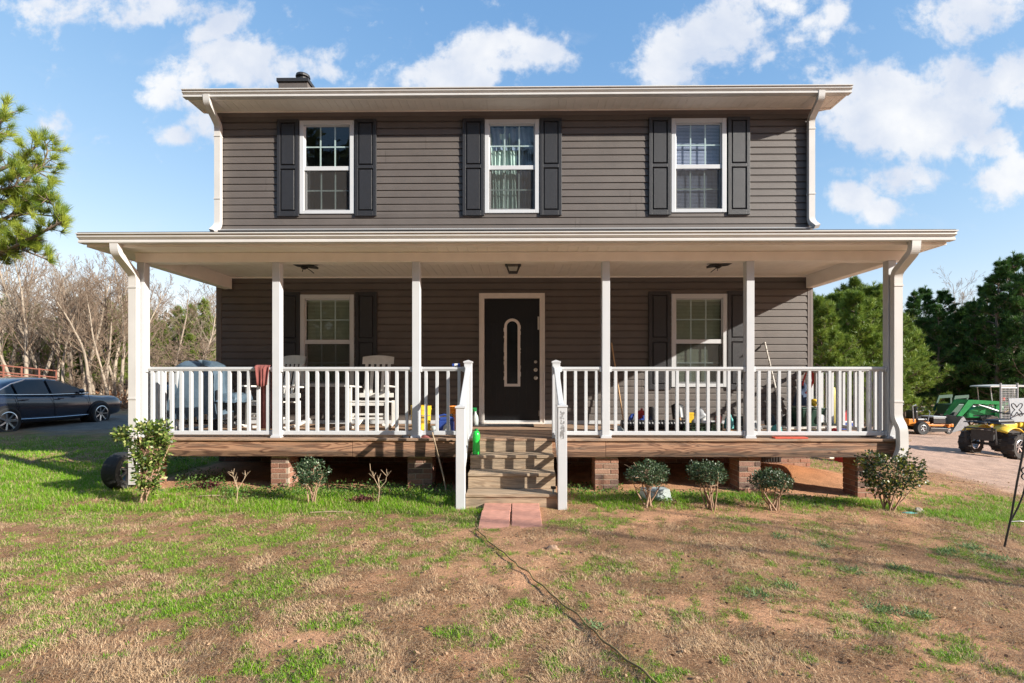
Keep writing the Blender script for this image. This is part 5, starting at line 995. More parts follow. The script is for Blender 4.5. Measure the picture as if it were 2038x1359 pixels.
mb = MB(); mb.box(-.5, -.05, -.25, .25, .52, .64); mb.box(-.58, -.45, -.25, .25, .6, .95); mb.obj('seat', M['black'], t, .05)
mb = MB(); 
for s in (-.3, .3): mb.tube([(-.1, s, .5), (.0, s, .9), (.12, s*.4, .95)], .018, 6); mb.tube([(-.7, s, .5), (-.75, s, 1.15), (-.6, s, 1.2)], .02, 6)
mb.obj('control_lever', M['steel'], t)
mb = MB(); mb.box(.15, .68, -.3, .3, .42, .66); mb.obj('storage_box', M['black'], t, .02)
mb = MB(); mb.box(.13, .7, -.32, .32, .662, .72); mb.obj('box_lid', M['grey'], t, .02)
# tractor with loader, facing left (-x)
t = empty('tractor', place(1972, 14.2), R(-8), 'green tractor with raised front loader arms, yellow wheels and roof canopy', 'tractor')
dr = mat('dusty_rubber', (.13, .1, .085), .9, .3, 14)
for xx, yy, rr_, w, tr_ in ((-.32, -.5, .38, .2, 22), (-.32, .5, .38, .2, 22), (1.15, -.6, .6, .34, 26), (1.15, .6, .6, .34, 26)):
    a, b = MB(), MB(); wheel(a, b, rr_*.94, w, rr_*.62, 5, tread=tr_); o = a.obj('wheel', dr, t, fix=True); o.location = (xx, yy, rr_); b.obj('rim', M['jyel'], o, fix=True)
mb = MB(); mb.prism([(-1.05, .62), (.35, .62), (.35, 1.16), (-.75, 1.1), (-1.0, 1.0), (-1.07, .85)], 'y', -.24, .24); mb.obj('hood', M['jgreen'], t, .05, fix=True)
mb = MB()
for k in range(5): mb.box(-1.078, -1.066, -.2, .2, .68+k*.055, .7+k*.055)
for s_ in (-.245, .241): mb.box(-.85, -.1, s_, s_+.004, .7, .76)
mb.obj('grille', M['black'], t)
mb = MB(); mb.box(-.85, 1.3, -.16, .16, .42, .61); mb.box(.4, .75, -.4, .4, .55, .8); mb.bar((-.32, -.45, .38), (-.32, .45, .38), .09, .09); mb.tube([(-.45, .12, 1.12), (-.45, .12, 1.5)], .03, 8); mb.box(-.6, -.1, -.3, -.17, .5, .7); mb.obj('chassis', M['dark'], t)
for s_ in (-1, 1): mb = MB(); mb.prism([(.5, .7), (.62, 1.1), (.9, 1.28), (1.4, 1.28), (1.7, 1.05), (1.65, 1.0), (1.35, 1.2), (.95, 1.2), (.7, 1.05), (.58, .7)], 'y', s_*.6-.17, s_*.6+.17); mb.obj('fender', M['jgreen'], t, fix=True)
for s_ in (-1, 1):
    y0, y1 = s_*.4-.035, s_*.4+.035
    mb = MB(); mb.prism([(-.1, .6), (.12, .6), (.12, 1.36), (-.02, 1.36)], 'y', y0-s_*.08, y1-s_*.08); mb.prism([(.1, 1.38), (.1, 1.24), (-.98, 1.26), (-1.5, .62), (-1.64, .7), (-1.18, 1.42), (-1.05, 1.44)], 'y', y0, y1); mb.obj('loader_arm', M['jgreen'], t, fix=True)
    mb = MB(); mb.tube([(.0, s_*.4, .95), (-.4, s_*.4, 1.1), (-.75, s_*.4, 1.22)], [.035, .035, .02], 8); mb.tube([(-1.05, s_*.4, 1.36), (-1.5, s_*.4, .92)], .024, 8); mb.tube([(-.02, s_*.36, 1.3), (-.3, s_*.37, 1.16), (-.8, s_*.37, 1.2)], .01, 5); mb.obj('hydraulic_ram', M['steel'], t)
mb = MB()
for s_ in (-.72, .7): mb.prism([(-1.55, .72), (-1.32, .3), (-1.42, .2), (-2.02, .0), (-1.66, .62)], 'y', s_, s_+.025)
mb.prism([(-1.58, .73), (-1.31, .3), (-1.42, .18), (-2.03, -.01), (-2.03, .01), (-1.43, .2), (-1.34, .3), (-1.6, .72)], 'y', -.7, .7); mb.obj('bucket', M['steel'], t, fix=True)
mb = MB(); mb.box(.75, 1.1, -.2, .2, .95, 1.05); mb.box(1.05, 1.13, -.2, .2, 1.0, 1.4); mb.obj('seat', M['jyel'], t, .03)
for xx, ss in ((-.28, -.38), (-.28, .38), (1.2, -.42), (1.2, .42)): mb = MB(); mb.tube([(xx+.08, ss, 1.1), (xx, ss, 2.0)], .02, 8); mb.obj('canopy_post', M['steel'], t)
mb = MB(); mb.prism([(-.45, 2.0), (1.5, 2.02), (1.5, 2.07), (.5, 2.11), (-.42, 2.06)], 'y', -.6, .6); mb.obj('canopy', mat('canopy_white', (.6, .58, .54), .5), t, .01, fix=True)
mb = MB(); mb.lathe([(.15, -.012), (.17, 0), (.15, .012), (.135, 0), (.15, -.012)], (.45, 0, 1.3), 'x', 18, cap=False); mb.tube([(.3, 0, 1.0), (.45, 0, 1.3)], .015); mb.obj('steering_wheel', M['black'], t)
mb = MB(); mb.box(.14, .24, -.47, -.3, 1.42, 1.54); mb.obj('warning_light', M['redlens'], t, .02)
# mesh gate panel behind the quad
p = at(2008, 800, 10.0); t = empty('mesh_gate', (p.x, 10.0, float(gz(p.x, 10.))), 0, 'galvanised mesh gate panel standing between the tractor and the quad bike', 'gate'); za = AZ(772, 10., 2000)-t.location.z
mb = MB(); 
for x in (-.3, .3): mb.tube([(x, 0, 0), (x, 0, za+.18)], .03, 8)
mb.tube([(-.3, 0, za), (.3, 0, za)], .025, 6); mb.tube([(-.3, 0, .3), (.3, 0, .3)], .025, 6); mb.obj('gate_frame', M['steel'], t)
mb = MB()
for k in range(12): x = -.28+k*.05; mb.bar((x, 0, .3), (x, 0, za), .01, .01)
for k in range(20): z = .3+(za-.3)*k/20; mb.bar((-.3, .0, z), (.3, .0, z), .008, .008, (0, 1, 0))
mb.obj('mesh', M['steel'], t)
# older dark green implement behind the tractor, tree shade put into its colour
t = empty('hay_loader', place(1893, 18.5), R(20), 'dark green loader frame standing in the tree shade behind the tractor', 'farm machine'); t.scale = (.62, .62, .8); mb = MB()
for s in (-.6, .6): mb.prism([(-1.3, .9), (-.6, 1.9), (1.2, 1.95), (1.2, 1.75), (-.5, 1.7), (-1.1, .85)], 'y', s-.04, s+.04); mb.box(.9, 1.1, s-.04, s+.04, .1, 1.8)
mb.obj('arm', M['dgreen'], t, fix=True); mb = MB(); mb.box(-1.0, 1.1, -.5, .5, .7, 1.35); mb.obj('body', M['dgreen'], t, .05); mb = MB()
mb2 = MB(); 
for xx in (-.6, .8):
    for s in (-.6, .6): mb = MB(); wheel(mb, mb2, .42, .25, .22, 5, (xx, s, .42)); mb.obj('wheel', M['rubber'], t, fix=True)
# ------------------------------------------------------------------ plants
def seg_tree(H, r0, nb, seed, lean=0., spread=1., start=.3, depth=3, wob=.05):
    rnd = random.Random(seed); S = []
    def grow(p, d, L, r, lev, n):
        pts = [p]; step = L/n
        for k in range(n):
            d = (d+Vector((rnd.gauss(0, 1), rnd.gauss(0, 1), rnd.gauss(0, .6)))*(wob*(1+lev*.9))+Vector((0, 0, .035*lev))).normalized(); q = p+d*step
            ra, rb = r*(1-.8*k/n), r*(1-.8*(k+1)/n); S.append((*p, *q, ra, rb)); p = q; pts.append((p.copy(), d.copy(), rb, (k+1)/n))
        return pts[1:]
    tr = grow(Vector((0, 0, -.1)), Vector((lean, rnd.uniform(-.05, .05), 1)).normalized(), H, r0, 0, 12)
    def child(pts, lev, L, cnt, st):
        for _ in range(cnt):
            f = rnd.uniform(st, .98); q = pts[min(int(f*len(pts)), len(pts)-1)]; a = rnd.uniform(0, 2*math.pi); el = rnd.uniform(.35, 1.0) if lev == 1 else rnd.uniform(.1, .9)
            perp = q[1].cross(Vector((math.cos(a), math.sin(a), .2))).normalized(); d = (q[1]*math.cos(el*spread)+perp*math.sin(el*spread)).normalized(); l = L*(1.1-f*.75)*rnd.uniform(.6, 1.1)
            pp = grow(q[0], d, l, max(q[2]*.55, .004), lev, 5 if lev < 3 else 3)
            if lev < depth: child(pp, lev+1, l*.55, 6 if lev == 1 else 4, .15)
    child(tr, 1, H*.42, nb, start)
    return np.array(S)
def bare_tree(name, H, r0, nb, seed, m, label, group, cm=None, **k):
    t = empty(name, (0, 0, 0), 0, label, 'tree', group); S = seg_tree(H, r0, nb, seed, **k)
    tr, br = S[:12], S[12:]; V, Fc = segs_to_tubes(tr, 8); npobj('trunk', V, Fc, None, m, t, smooth=True)
    br = br.copy(); br[:, 6:] = np.maximum(br[:, 6:]*.8, .0055); V, Fc = segs_to_tubes(br, 4); npobj('crown', V, Fc, None, cm or m, t)
    return t
def tufts(P, U, n, L, W, spread, c1, c2, tip=None):
    m = len(P); Pn = np.repeat(P, n, 0); Un = nrm(np.repeat(U, n, 0)+RNG.normal(size=(m*n, 3))*spread); Pn = Pn+RNG.normal(size=Pn.shape)*L*.08
    V, Fc = needles(Pn, Un, L*RNG.uniform(.7, 1.1, m*n), W); t = np.repeat(RNG.random(m), n)*.7+RNG.random(m*n)*.3
    c = np.array(c1)*(1-t[:, None])+np.array(c2)*t[:, None]; return V, Fc, np.repeat(c, 3, 0)
def pine(name, H, seed, label, group, c1, c2, base=.12, wid=.26, L=.2, W=.022, dens=1., nn=16, bm=None):
    rnd = random.Random(seed); t = empty(name, (0, 0, 0), 0, label, 'tree', group); S = []; T = []
    p = Vector((0, 0, -.2)); n = 14
    for k in range(n): q = Vector((rnd.gauss(0, .03)*k*.3, rnd.gauss(0, .03)*k*.3, H*(k+1)/n)); S.append((*p, *q, H*.014*(1-k/n)+.015, H*.014*(1-(k+1)/n)+.015)); p = q
    nt_ = len(S); z = H*base; top = p.copy()
    while z < H*.97:
        f = z/H; Lb = H*wid*(1-f)**.75*rnd.uniform(.75, 1.15)+.15
        if f < base+.2: Lb *= rnd.uniform(.5, 1.)
        for k in range(rnd.randint(3, 6)):
            a = rnd.uniform(0, 6.28); d = Vector((math.cos(a), math.sin(a), .15+.5*f)).normalized(); b = Vector((top.x*f, top.y*f, z)); m_ = 5; l = Lb*rnd.uniform(.6, 1.1)
            for j in range(m_):
                d2 = (d+Vector((rnd.gauss(0, .12), rnd.gauss(0, .12), rnd.gauss(0, .08)+.06*j))).normalized(); e = b+d2*l/m_; S.append((*b, *e, .03*(1-j/m_)+.008, .03*(1-(j+1)/m_)+.006))
                if j > 0:
                    for _ in range(int(3.2*dens+rnd.random())):
                        a2 = rnd.uniform(0, 6.28); tw = (d2*.7+Vector((math.cos(a2), math.sin(a2), rnd.uniform(-.1, .7)))*.8).normalized(); tl = rnd.uniform(.1, .5)*min(1, l*.5); e2 = e+tw*tl; S.append((*e, *e2, .008, .006)); T.append((*e2, *(tw+Vector((0, 0, .35)))))
                        if tl > .2: T.append((*(e+tw*tl*.5), *(tw+Vector((0, 0, .35)))))
                b = e; d = d2
            T.append((*b, *(d+Vector((0, 0, .5)))))
        z += H*rnd.uniform(.028, .045)
    for k in range(5): T.append((top.x, top.y, top.z-.12*k+.1, 0, 0, 1))
    S = np.array(S); T = np.array(T); V, Fc = segs_to_tubes(S[:nt_], 8); npobj('trunk', V, Fc, None, bm or M['bark'], t, smooth=True)
    V, Fc = segs_to_tubes(S[nt_:], 4); o = npobj('branches', V, Fc, None, bm or M['bark'], t)
    V, Fc, c = tufts(T[:, :3], nrm(T[:, 3:]), nn, L, W, .55, c1, c2); npobj('crown', V, Fc, c, M['needle'], t); return t
def copyto(src, lst, labs=None):
    for i, (x, y, s, rz) in enumerate(lst):
        o = src if i == 0 else copy_tree(src)
        o.location = (x, y, float(gz(x, y))-.05); o.scale = (s, s, s); o.rotation_euler = (0, 0, rz)
        if labs: o['label'] = labs[i % len(labs)]
rnd = random.Random(42)
# left woods
G = 'bare trees at the edge of the left woods'
protos = [bare_tree('bare_tree', 7.9, .105, 26, 100+k, M['pale'], 'pale barked leafless tree at the edge of the left woods', G, M['twig'] if k % 3 else None, lean=rnd.uniform(-.12, .12), start=.28, depth=3) for k in range(6)]
spots = [[] for _ in protos]; i = 0
for (px, Y, s) in ((20, 17, .95), (52, 16, 1.05), (78, 16.5, 1.), (100, 20, .9), (118, 22, .85), (142, 17, .9), (150, 19.5, .8), (163, 16.5, .85), (172, 20, .95), (188, 21, .9), (198, 17, .85), (213, 18, .85), (226, 20, .95), (240, 17, .9), (252, 19, .9), (8, 22, 1.1), (64, 24, 1.05), (132, 26, 1.1), (180, 27, 1.1), (220, 26, 1.15), (268, 24, 1.), (310, 22, .8), (338, 25, .95), (372, 27, 1.05), (395, 18, .72), (415, 25, .95), (-30, 19, 1.), (-70, 22, 1.1), (290, 30, 1.25), (355, 34, 1.2), (440, 30, 1.), (278, 36, 1.6), (30, 15, .8), (88, 18, .95), (125, 16, .8), (183, 15.5, .75), (205, 22, .95), (218, 16, .7), (232, 17.5, .75), (246, 22, .9), (158, 24, 1.), (170, 18, .8), (300, 27, .9), (325, 30, 1.), (385, 24, .8), (110, 17, .75), (64, 19, .9), (42, 20, .9), (90, 33, 1.2), (35, 30, 1.2), (160, 34, 1.3), (240, 34, 1.3), (-110, 30, 1.2), (400, 38, 1.2)):
    p = at(px, 700, Y); spots[i % 6].append((p.x, Y, s*rnd.uniform(.9, 1.05), rnd.uniform(0, 6.28))); i += 1
for t, l in zip(protos, spots): copyto(t, l)
G = 'leafless brush under the left trees'
br = [bare_tree('bare_shrub', 2.6, .03, 26, 300+k, M['twig'], 'brown leafless brush under the left trees', G, start=.03, spread=1.3, depth=3, wob=.12) for k in range(3)]
for b in br: tag(b, cat='shrub')
spots = [[] for _ in br]
for k in range(24): px = 285+(k*37) % 165 if k % 3 else (k*53) % 270; Y = rnd.uniform(13.5, 20); p = at(px, 700, Y); spots[k % 3].append((p.x, Y, rnd.uniform(.8, 1.5), rnd.uniform(0, 6.28)))
for t, l in zip(br, spots): copyto(t, l)
G = 'green pines standing inside the left woods'
pl = [pine('pine_tree', 7.2, 500+k, 'olive green pine standing among the bare left trees', G, (.07, .13, .025), (.27, .31, .055), base=.2, wid=.24, L=.28, W=.03, dens=.9, nn=13) for k in range(2)]
spots = [[], []]
for k, (px, Y, s) in enumerate(((130, 30, .95), (175, 32, 1.05), (215, 30, 1.), (262, 33, 1.1), (70, 32, 1.), (325, 26, .72), (405, 27, .95), (375, 30, .95), (10, 31, 1.05), (105, 25, .72), (240, 26, .75), (45, 36, 1.1), (300, 36, 1.0), (440, 33, 1.), (188, 24, .55), (90, 22, .5), (150, 23, .6), (225, 21, .55), (310, 21, .5), (380, 22, .55), (20, 24, .7), (350, 36, 1.05), (150, 38, 1.2), (-40, 34, 1.1))):
    p = at(px, 700, Y); spots[k % 2].append((p.x, Y, s, rnd.uniform(0, 6.28)))
for t, l in zip(pl, spots): copyto(t, l)
# right woods
G = 'dark pines along the right side of the yard'
pr = [pine('pine_tree', 8.2, 600+k, 'dark green pine in the row beyond the tractor', G, (.018, .055, .018), (.1, .2, .035), base=.08, wid=.24, L=.22, W=.028, dens=1.5, nn=14) for k in range(4)]
spots = [[] for _ in pr]
for k, (px, Y, s) in enumerate(((1818, 25, 1.0), (1846, 28, 1.1), (1868, 24, .9), (1890, 27, 1.05), (1908, 24, .85), (1925, 25, .9), (1940, 23, .9), (1955, 27, 1.1), (1985, 22, 1.16), (2012, 24, 1.27), (2040, 21, 1.16), (2065, 25, 1.25), (1830, 32, .85), (1895, 33, .9), (1960, 34, .95), (1800, 30, .9), (2100, 24, 1.1), (2000, 33, 1.15), (1780, 34, .9), (1745, 32, .95), (1700, 33, 1.), (1650, 34, .95), (2140, 28, 1.2), (1935, 30, .8), (2030, 30, 1.2))):
    p = at(px, 700, Y); spots[k % 4].append((p.x, Y, s, rnd.uniform(0, 6.28)))
for t, l in zip(pr, spots): copyto(t, l)
G = 'bright green pines behind the right end of the porch'
pg = [pine('pine_tree', 6.4, 700+k, 'bushy yellow green pine behind the right end of the porch', G, (.08, .15, .02), (.28, .36, .06), base=.04, wid=.4, L=.24, W=.028, dens=1.6, nn=16) for k in range(2)]
spots = [[], []]
for k, (px, Y, s) in enumerate(((1640, 13.5, .88), (1668, 16, 1.0), (1700, 14.5, .95), (1735, 16, 1.06), (1600, 16, .98), (1765, 19, 1.0), (1688, 19, 1.18), (1718, 20, 1.16), (1800, 21, .92), (1655, 21, 1.1))):
    p = at(px, 700, Y); spots[k % 2].append((p.x, Y, s, rnd.uniform(0, 6.28)))
for t, l in zip(pg, spots): copyto(t, l)
b = bare_tree('bare_tree', 10.5, .09, 22, 900, M['pale'], 'faint leafless tree rising above the dark pines', 'bare trees above the right pines', start=.35); spots = [(at(px, 700, Y).x, Y, s, rnd.uniform(0, 6)) for px, Y, s in ((1888, 46, 1.2), (1912, 50, 1.3))]; copyto(b, spots)
# far wood, one mass
n = 60000; a = RNG.uniform(-1.6, 1.6, n); a = np.where(RNG.random(n) < .5, RNG.uniform(-1.5, -.5, n), RNG.uniform(.45, 1.5, n)); D = RNG.uniform(48, 60, n); x = a*D; y = D+CAMY; z = gz(x, y)+RNG.random(n)**1.3*(5.5+2.5*fbm(x*.15, y*.1, 3))
P = np.stack([x, y, z], 1); V, Fc = cards(P, nrm(RNG.normal(size=(n, 3))+[0, 0, .8]), RNG.uniform(.5, 1.1, n), .3); gr = RNG.random(n); c = np.where((a > 0)[:, None], np.array([.03, .07, .025])*(.6+gr[:, None]), np.array([.1, .085, .045])*(.5+gr[:, None])); mix = (RNG.random(n) < .4) & (a < 0); c[mix] = np.array([.05, .09, .03])
o = npobj('far_wood', V, Fc, np.repeat(c, 4, 0), M['litter']); tag(o, 'distant wood closing the horizon behind the yard', 'woods', kind='stuff')
n = 36000; x = RNG.uniform(-30, -3, n); y = RNG.uniform(11, 26, n); k = (np.abs(x)/(y+8.47) < 1.1); x, y = x[k], y[k]; n = len(x); P = np.stack([x, y, gz(x, y)+RNG.random(n)*.12+.35*(RNG.random(n)**5)], 1)
V, Fc = cards(P, nrm(RNG.normal(size=(n, 3))+[0, 0, .3]), RNG.uniform(.1, .2, n), .09); t_ = RNG.random(n)[:, None]; c = np.array([.16, .07, .035])*(1-t_)+np.array([.36, .2, .11])*t_; o = npobj('leaf_litter', V, Fc, np.repeat(c, 4, 0), M['litter']); tag(o, 'brown leaf litter on the floor of the left woods', 'leaves', kind='stuff')
# long needled pine reaching in at the top left
t = empty('pine_tree', (-11.9, .6, 0), 0, 'big pine with long yellow green needles reaching in at the left edge', 'tree'); Yb = .6; S = []; T = []
def B3(px, py, dy=0): v = at(px, py, Yb+dy); return Vector((v.x+11.9, dy, v.z))
S.append((0, 0, -.1, .05, 0, 4, .17, .13)); S.append((.05, 0, 4, 0, 0, 9, .13, .05))
limbs = [([(-190, 470), (-60, 430), (20, 398), (60, 350), (74, 325)], .05), ([(-190, 470), (-90, 380), (0, 338), (40, 320), (72, 290)], .04), ([(-190, 520), (-70, 470), (20, 430), (70, 392), (100, 375)], .04), ([(-190, 560), (-60, 520), (20, 495), (70, 470), (125, 440)], .04), ([(-190, 330), (-100, 300), (-30, 270), (8, 235)], .04), ([(-190, 590), (-60, 540), (0, 505), (40, 495), (98, 518)], .03), ([(20, 430), (60, 425), (105, 430), (128, 452)], .02), ([(-190, 400), (-80, 340), (-20, 300), (10, 215)], .03), ([(60, 350), (85, 330), (95, 300), (88, 278)], .02), ([(20, 398), (60, 400), (95, 395), (115, 420)], .02), ([(-60, 520), (0, 470), (60, 480), (70, 500)], .02), ([(-60, 430), (-10, 380), (30, 370), (40, 345)], .02)]
rr = random.Random(12)
for L_, r in limbs:
    dyy = rr.uniform(-.5, .5); pts = [B3(px, py, dyy*k/len(L_)) for k, (px, py) in enumerate(L_)]; 
    for j, (a, b) in enumerate(zip(pts, pts[1:])):
        S.append((*a, *b, r*(1-.7*j/len(pts)), r*(1-.7*(j+1)/len(pts)))); nsub = max(2, int((b-a).length/.13))
        if j == 0 and len(L_) > 4: continue
        for k in range(nsub):
            q = a.lerp(b, k/nsub)
            for _ in range(4):
                d = (Vector((rr.gauss(.4, .6), rr.gauss(0, .7), rr.gauss(.45, .5)))).normalized(); e = q+d*rr.uniform(.06, .3); S.append((*q, *e, .008, .006))
                if rr.random() < .8: T.append((*e, *(d+Vector((.1, 0, .5)))))
    T.append((*pts[-1], .3, 0, 1.)); T.append((*(pts[-1]+Vector((.0, 0, .1))), .1, 0, 1.))
S = np.array(S); T = np.array(T); V, Fc = segs_to_tubes(S[:2], 10); npobj('trunk', V, Fc, None, M['bark'], t, smooth=True); V, Fc = segs_to_tubes(S[2:], 6); npobj('branches', V, Fc, None, M['bark'], t)
V, Fc, c = tufts(T[:, :3], nrm(T[:, 3:]), 70, .2, .008, .42, (.06, .13, .02), (.36, .4, .05)); npobj('crown', V, Fc, c, M['needle'], t)
# trees outside the frame on the right whose thin shadows cross the lawn
for k, (x, y) in enumerate(((13.5, -8.6), (14.5, -9.8), (17, -10.2))):
    S = seg_tree(7.5, .07, 12, 60+k, start=.45, depth=2); t = empty('bare_tree', (x, y, float(gz(x, y))), k*2., 'slender leafless tree off to the right of the lawn', 'tree', 'slender trees off to the right'); V, Fc = segs_to_tubes(S[:12], 6); npobj('trunk', V, Fc, None, M['pale'], t); V, Fc = segs_to_tubes(S[12:], 4); npobj('crown', V, Fc, None, M['pale'], t)
# shrubs by the porch
def shrub(px, py, blobs, nleaf, L, label, cat, cols, stems, group=None, name='shrub', sparse=0.):
    b = gpt(px, py); t = empty(name, tuple(b), 0, label, cat, group); S = []; P = []; U = []
    cs = []
    for (bx, by, rx, rz_) in blobs:
        v = at(bx, by, b.y)-b; s = (b.y-CAMY)/1000; cs.append((v, rx*s, rz_*s))
    rr = random.Random(px)
    for k in range(stems):
        c, rx, rz_ = cs[k % len(cs)]; e = c+Vector((rr.uniform(-.7, .7)*rx, rr.uniform(-.7, .7)*rx, rr.uniform(-.3, .5)*rz_)); q = Vector((rr.uniform(-.05, .05), rr.uniform(-.04, .04), -.02)); m_ = q.lerp(e, .45)+Vector((rr.gauss(0, .02), rr.gauss(0, .02), -.0)); S += [(*q, *m_, .011, .008), (*m_, *e, .008, .004)]
        for _ in range(7):
            f = m_.lerp(e, rr.random()); g = f+Vector((rr.gauss(0, .5)*rx, rr.gauss(0, .5)*rx, abs(rr.gauss(.2, .4))*rz_)); S.append((*f, *g, .004, .002))
    vol = np.array([c[1]**2*c[2] for c in cs]); pick = RNG.choice(len(cs), nleaf, p=vol/vol.sum()); d = nrm(RNG.normal(size=(nleaf, 3))); r = RNG.uniform(.35, 1., nleaf)**.5
    lump_ = 1+.22*np.sin(d[:, 0]*6+px)*np.sin(d[:, 2]*7+px*.3)+.12*np.sin(d[:, 1]*13)
    C = np.array([tuple(c[0]) for c in cs])[pick]; Rr = np.array([(c[1], c[1], c[2]) for c in cs])[pick]; P = C+d*Rr*(r*lump_)[:, None]
    hole = vnoise((P[:, 0]+3)*14, (P[:, 2]+P[:, 1]+3)*14, px) > sparse; P, d = P[hole], d[hole]; n = len(P); U = nrm(d*.8+RNG.normal(size=(n, 3))*.7+[0, 0, .25])
    V, Fc = cards(P, U, L*RNG.uniform(.6, 1.15, n), L*.5); cc = np.array(cols)[RNG.choice(len(cols), n, p=[.45, .35, .2])]*RNG.uniform(.7, 1.25, n)[:, None]
    V2, F2 = segs_to_tubes(np.array(S), 5); npobj('stems', V2, F2, None, M['stem'], t); npobj('foliage', V, Fc, np.repeat(cc, 4, 0), M['leaf'], t); return t
GD = [(.03, .07, .028), (.07, .12, .05), (.22, .28, .16)]; GY = [(.06, .11, .02), (.18, .26, .045), (.42, .44, .15)]; GO = [(.022, .045, .02), (.05, .08, .02), (.2, .2, .03)]
shrub(287, 1004, [(288, 865, 40, 24), (248, 862, 22, 13), (300, 900, 34, 30), (296, 945, 24, 28), (322, 855, 18, 16), (334, 872, 12, 10), (296, 975, 18, 18)], 3100, .055, 'tall leafy green bush in front of the left porch corner', 'bush', GY, 9, None, 'bush', .36)
G = 'round clipped evergreen shrubs along the porch'
for px, py, bl, lb in ((622, 1004, [(620, 938, 30, 24), (605, 948, 18, 18), (640, 945, 16, 18)], 'round evergreen shrub left of the steps beside the brick pier'), (1292, 1008, [(1290, 940, 36, 22), (1310, 948, 20, 20), (1262, 945, 18, 14)], 'rounded evergreen shrub in front of the frosted tub'), (1412, 1013, [(1405, 940, 34, 20), (1385, 935, 18, 12), (1430, 945, 16, 16)], 'gappy evergreen shrub, middle one of the three right of the steps'), (1540, 1013, [(1535, 952, 35, 18), (1515, 958, 20, 14), (1560, 962, 16, 18)], 'low dark evergreen shrub before the right brick pier')):
    shrub(px, py, bl, 2300, .03, lb, 'shrub', GD, 8, G, 'shrub', .22)
shrub(1768, 1014, [(1770, 940, 50, 34), (1735, 915, 26, 18), (1810, 925, 26, 20), (1760, 965, 34, 22), (1825, 955, 18, 14), (1800, 905, 14, 12)], 2600, .045, 'open dark leaved bush with yellow tips in front of the right porch corner', 'bush', GO, 10, None, 'bush', .32)
for px, py, topy, lb in ((470, 1005, 934, 'small leafless sapling in the grass left of the brick pier'), (752, 1004, 930, 'small leafless sapling between the round shrub and the steps')):
    b = gpt(px, py); s = (b.y-CAMY)/1000; H = (py-topy)*s; S = []; rr = random.Random(px)
    f = Vector((.02, 0, H*.42)); S.append((0, 0, -.02, *f, .0055, .0045))
    for dx, hh in ((-.09, .95), (.12, .8), (-.02, .7)):
        e = Vector((dx*H*1.9, rr.gauss(0, .03), H*hh)); m_ = f.lerp(e, .5)+Vector((rr.gauss(0, .015), 0, 0)); S += [(*f, *m_, .004, .003), (*m_, *e, .003, .002)]
        for _ in range(5): q = m_.lerp(e, rr.random()); g = q+Vector((rr.gauss(0, .035), rr.gauss(0, .03), rr.uniform(.02, .09))); S.append((*q, *g, .003, .0018))
    V, Fc = segs_to_tubes(np.array(S), 6); o = npobj('sapling', V, Fc, None, M['drystem'], loc=tuple(b)); tag(o, lb, 'sapling', 'bare saplings in front of the porch')
for px, py, r, lb in ((412, 972, .16, 'low reddish brown ground plant near the left porch corner'), (722, 1002, .15, 'low reddish brown ground plant beside the bare sapling')):
    b = gpt(px, py); n = 700; d = RNG.normal(size=(n, 3))*[r*.5, r*.3, .02]; P = d+[0, 0, .03]; P[:, 2] = np.abs(P[:, 2]); V, Fc = cards(P, nrm(RNG.normal(size=(n, 3))+[0, 0, .6]), .03, .016); c = np.array([.1, .035, .03])*RNG.uniform(.6, 1.6, n)[:, None]; o = npobj('ground_plant', V, Fc, np.repeat(c, 4, 0), M['litter'], loc=tuple(b)); tag(o, lb, 'plant', 'reddish ground plants in the bed')
# leafy weeds and clover along the bed, tufts on the lawn
P = []; 
def patch(px0, px1, py0, py1, n, h):
    for _ in range(n):
        px, py = rnd.uniform(px0, px1), rnd.uniform(py0, py1); z = 0; t = (CAMZ)/((py-HOR)/1000); x = at(px, py, t+CAMY).x; P.append((x, t+CAMY, float(gz(x, t+CAMY))+rnd.random()**2*h))
patch(350, 450, 952, 985, 900, .14); patch(560, 900, 968, 995, 2600, .09); patch(440, 560, 975, 1000, 900, .08); patch(1130, 1240, 965, 985, 500, .06); patch(345, 375, 905, 930, 300, .1); patch(1240, 1700, 978, 1000, 900, .05)
P = np.array(P); n = len(P); V, Fc = cards(P, nrm(RNG.normal(size=(n, 3))+[0, 0, .5]), .03*RNG.uniform(.6, 1.2, n), .02); t_ = RNG.random(n)[:, None]; c = np.array([.05, .13, .02])*(1-t_)+np.array([.2, .32, .07])*t_; o = npobj('clover', V, Fc, np.repeat(c, 4, 0), M['grass']); tag(o, 'small leafy clover and weeds growing along the porch bed', 'weeds', kind='stuff')
P = []; U = []
for px, py in ((1790, 1130), (1560, 1165), (1505, 1185), (1770, 1215), (1740, 1210), (1830, 1222), (1890, 1095), (1925, 1085), (1960, 1105), (1880, 1100), (1550, 1068), (1180, 1245), (1940, 1090), (1990, 1110), (1700, 1135), (1640, 1085)):
    b = gpt(px, py)
    for _ in range(70): a = rnd.uniform(0, 6.28); el = rnd.uniform(.15, 1.1); P.append((b.x+rnd.gauss(0, .04), b.y+rnd.gauss(0, .04), b.z)); U.append((math.cos(a)*math.cos(el), math.sin(a)*math.cos(el), math.sin(el)))
P = np.array(P); n = len(P); V, Fc = cards(P, np.array(U), .06*RNG.uniform(.5, 1.2, n), .006); t_ = RNG.random(n)[:, None]; c = np.array([.1, .2, .06])*(1-t_)+np.array([.3, .42, .2])*t_; o = npobj('grass_tufts', V, Fc, np.repeat(c, 4, 0), M['grass']); tag(o, 'broad bladed blue green grass tufts dotted over the right lawn', 'grass', kind='stuff')
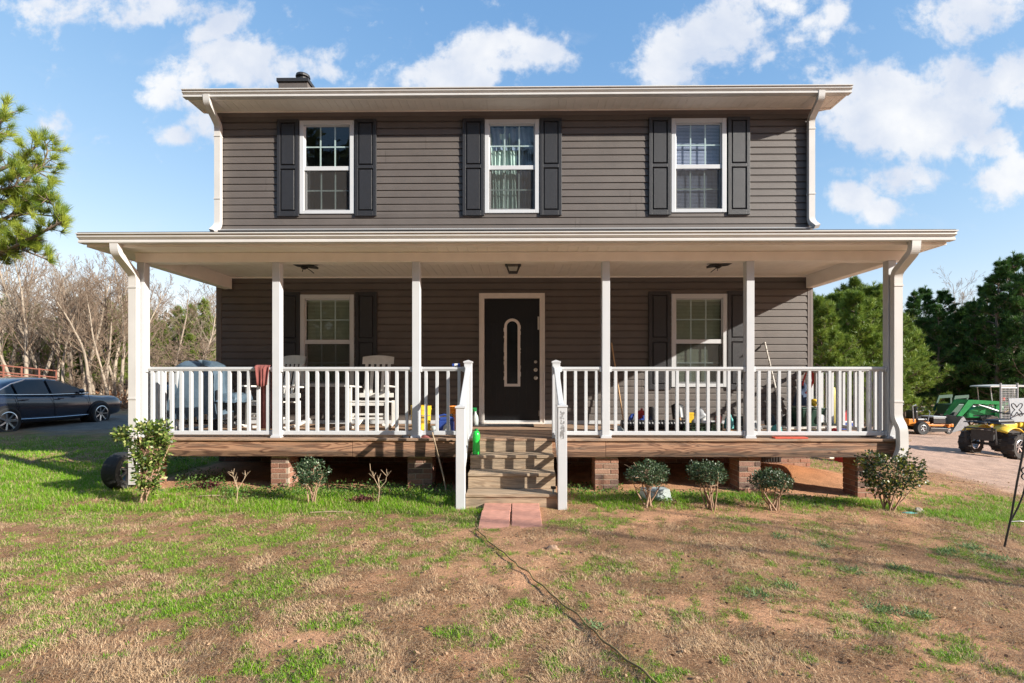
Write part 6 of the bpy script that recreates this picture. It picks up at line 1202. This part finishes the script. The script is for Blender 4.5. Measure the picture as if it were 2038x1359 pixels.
# twigs fallen on the lawn
for px, py, L_, a, lb in ((420, 991, .35, .05, 'pale fallen stick in the grass near the left bush'), (660, 1023, .45, .02, 'long pale fallen stick in the grass before the round shrub')):
    b = gpt(px, py, .012); mb = MB(); mb.tube([(-L_/2*math.cos(a), -L_/2*math.sin(a), 0), (0, .01, .008), (L_/2*math.cos(a), L_/2*math.sin(a), .0)], [.006, .008, .004], 6); o = mb.obj('stick', M['drystem'], loc=tuple(b)); tag(o, lb, 'stick')

# unseen wood added behind and beside the viewer to cut sky fill; windows mirror it
n = 42000; x = RNG.uniform(-60, 16, n); y = -23-RNG.uniform(0, 7, n)-.15*np.abs(x+10); k = RNG.random(n); hh = np.where(x < 11, 15, 9)+5*fbm(x*.25, x*0+3, 9); z = k**.8*hh
x2 = RNG.uniform(-34, -27, n//3); y2 = RNG.uniform(-24, 2, n//3); z2 = RNG.random(n//3)*12; x3 = RNG.uniform(20, 60, n//4); y3 = -46-RNG.uniform(0, 6, n//4); z3 = RNG.random(n//4)*11
P = np.stack([np.concatenate([x, x2, x3]), np.concatenate([y, y2, y3]), np.concatenate([z, z2, z3])], 1); n = len(P); V, Fc = cards(P, nrm(RNG.normal(size=(n, 3))+[0, 0, .4]), RNG.uniform(.6, 1.3, n), .5); gr = RNG.random(n)[:, None]; c = np.array([.03, .06, .02])*(1-gr)+np.array([.08, .11, .04])*gr
o = npobj('added_rear_wood', V, Fc, np.repeat(c, 4, 0), M['litter']); tag(o, 'dense pine wood behind the viewer, closing the front of the yard', 'woods', kind='stuff')

# dead leaves and crumbs of clay lying on the lawn
n = 2600; D = 2.3+RNG.random(n)*6.5; x = (RNG.random(n)*2-1)*D*1.05; y = D+CAMY; k = ~((x > -5.2) & (x < 5.1) & (y > -2.1)) & ~((x > -.7) & (x < .6) & (y > -3.8)); x, y = x[k], y[k]; n = len(x)
P = np.stack([x, y, gz(x, y)+grough(x, y)+.012], 1); U = nrm(RNG.normal(size=(n, 3))*[1, 1, .25]); V, Fc = cards(P, U, RNG.uniform(.012, .04, n), RNG.uniform(.008, .022, n)); t_ = RNG.random(n)[:, None]; c = np.array([.09, .045, .03])*(1-t_)+np.array([.5, .33, .2])*t_
o = npobj('fallen_leaves', V, Fc, np.repeat(c, 4, 0), M['litter']); tag(o, 'small dead brown leaves scattered over the lawn', 'leaves', kind='stuff')
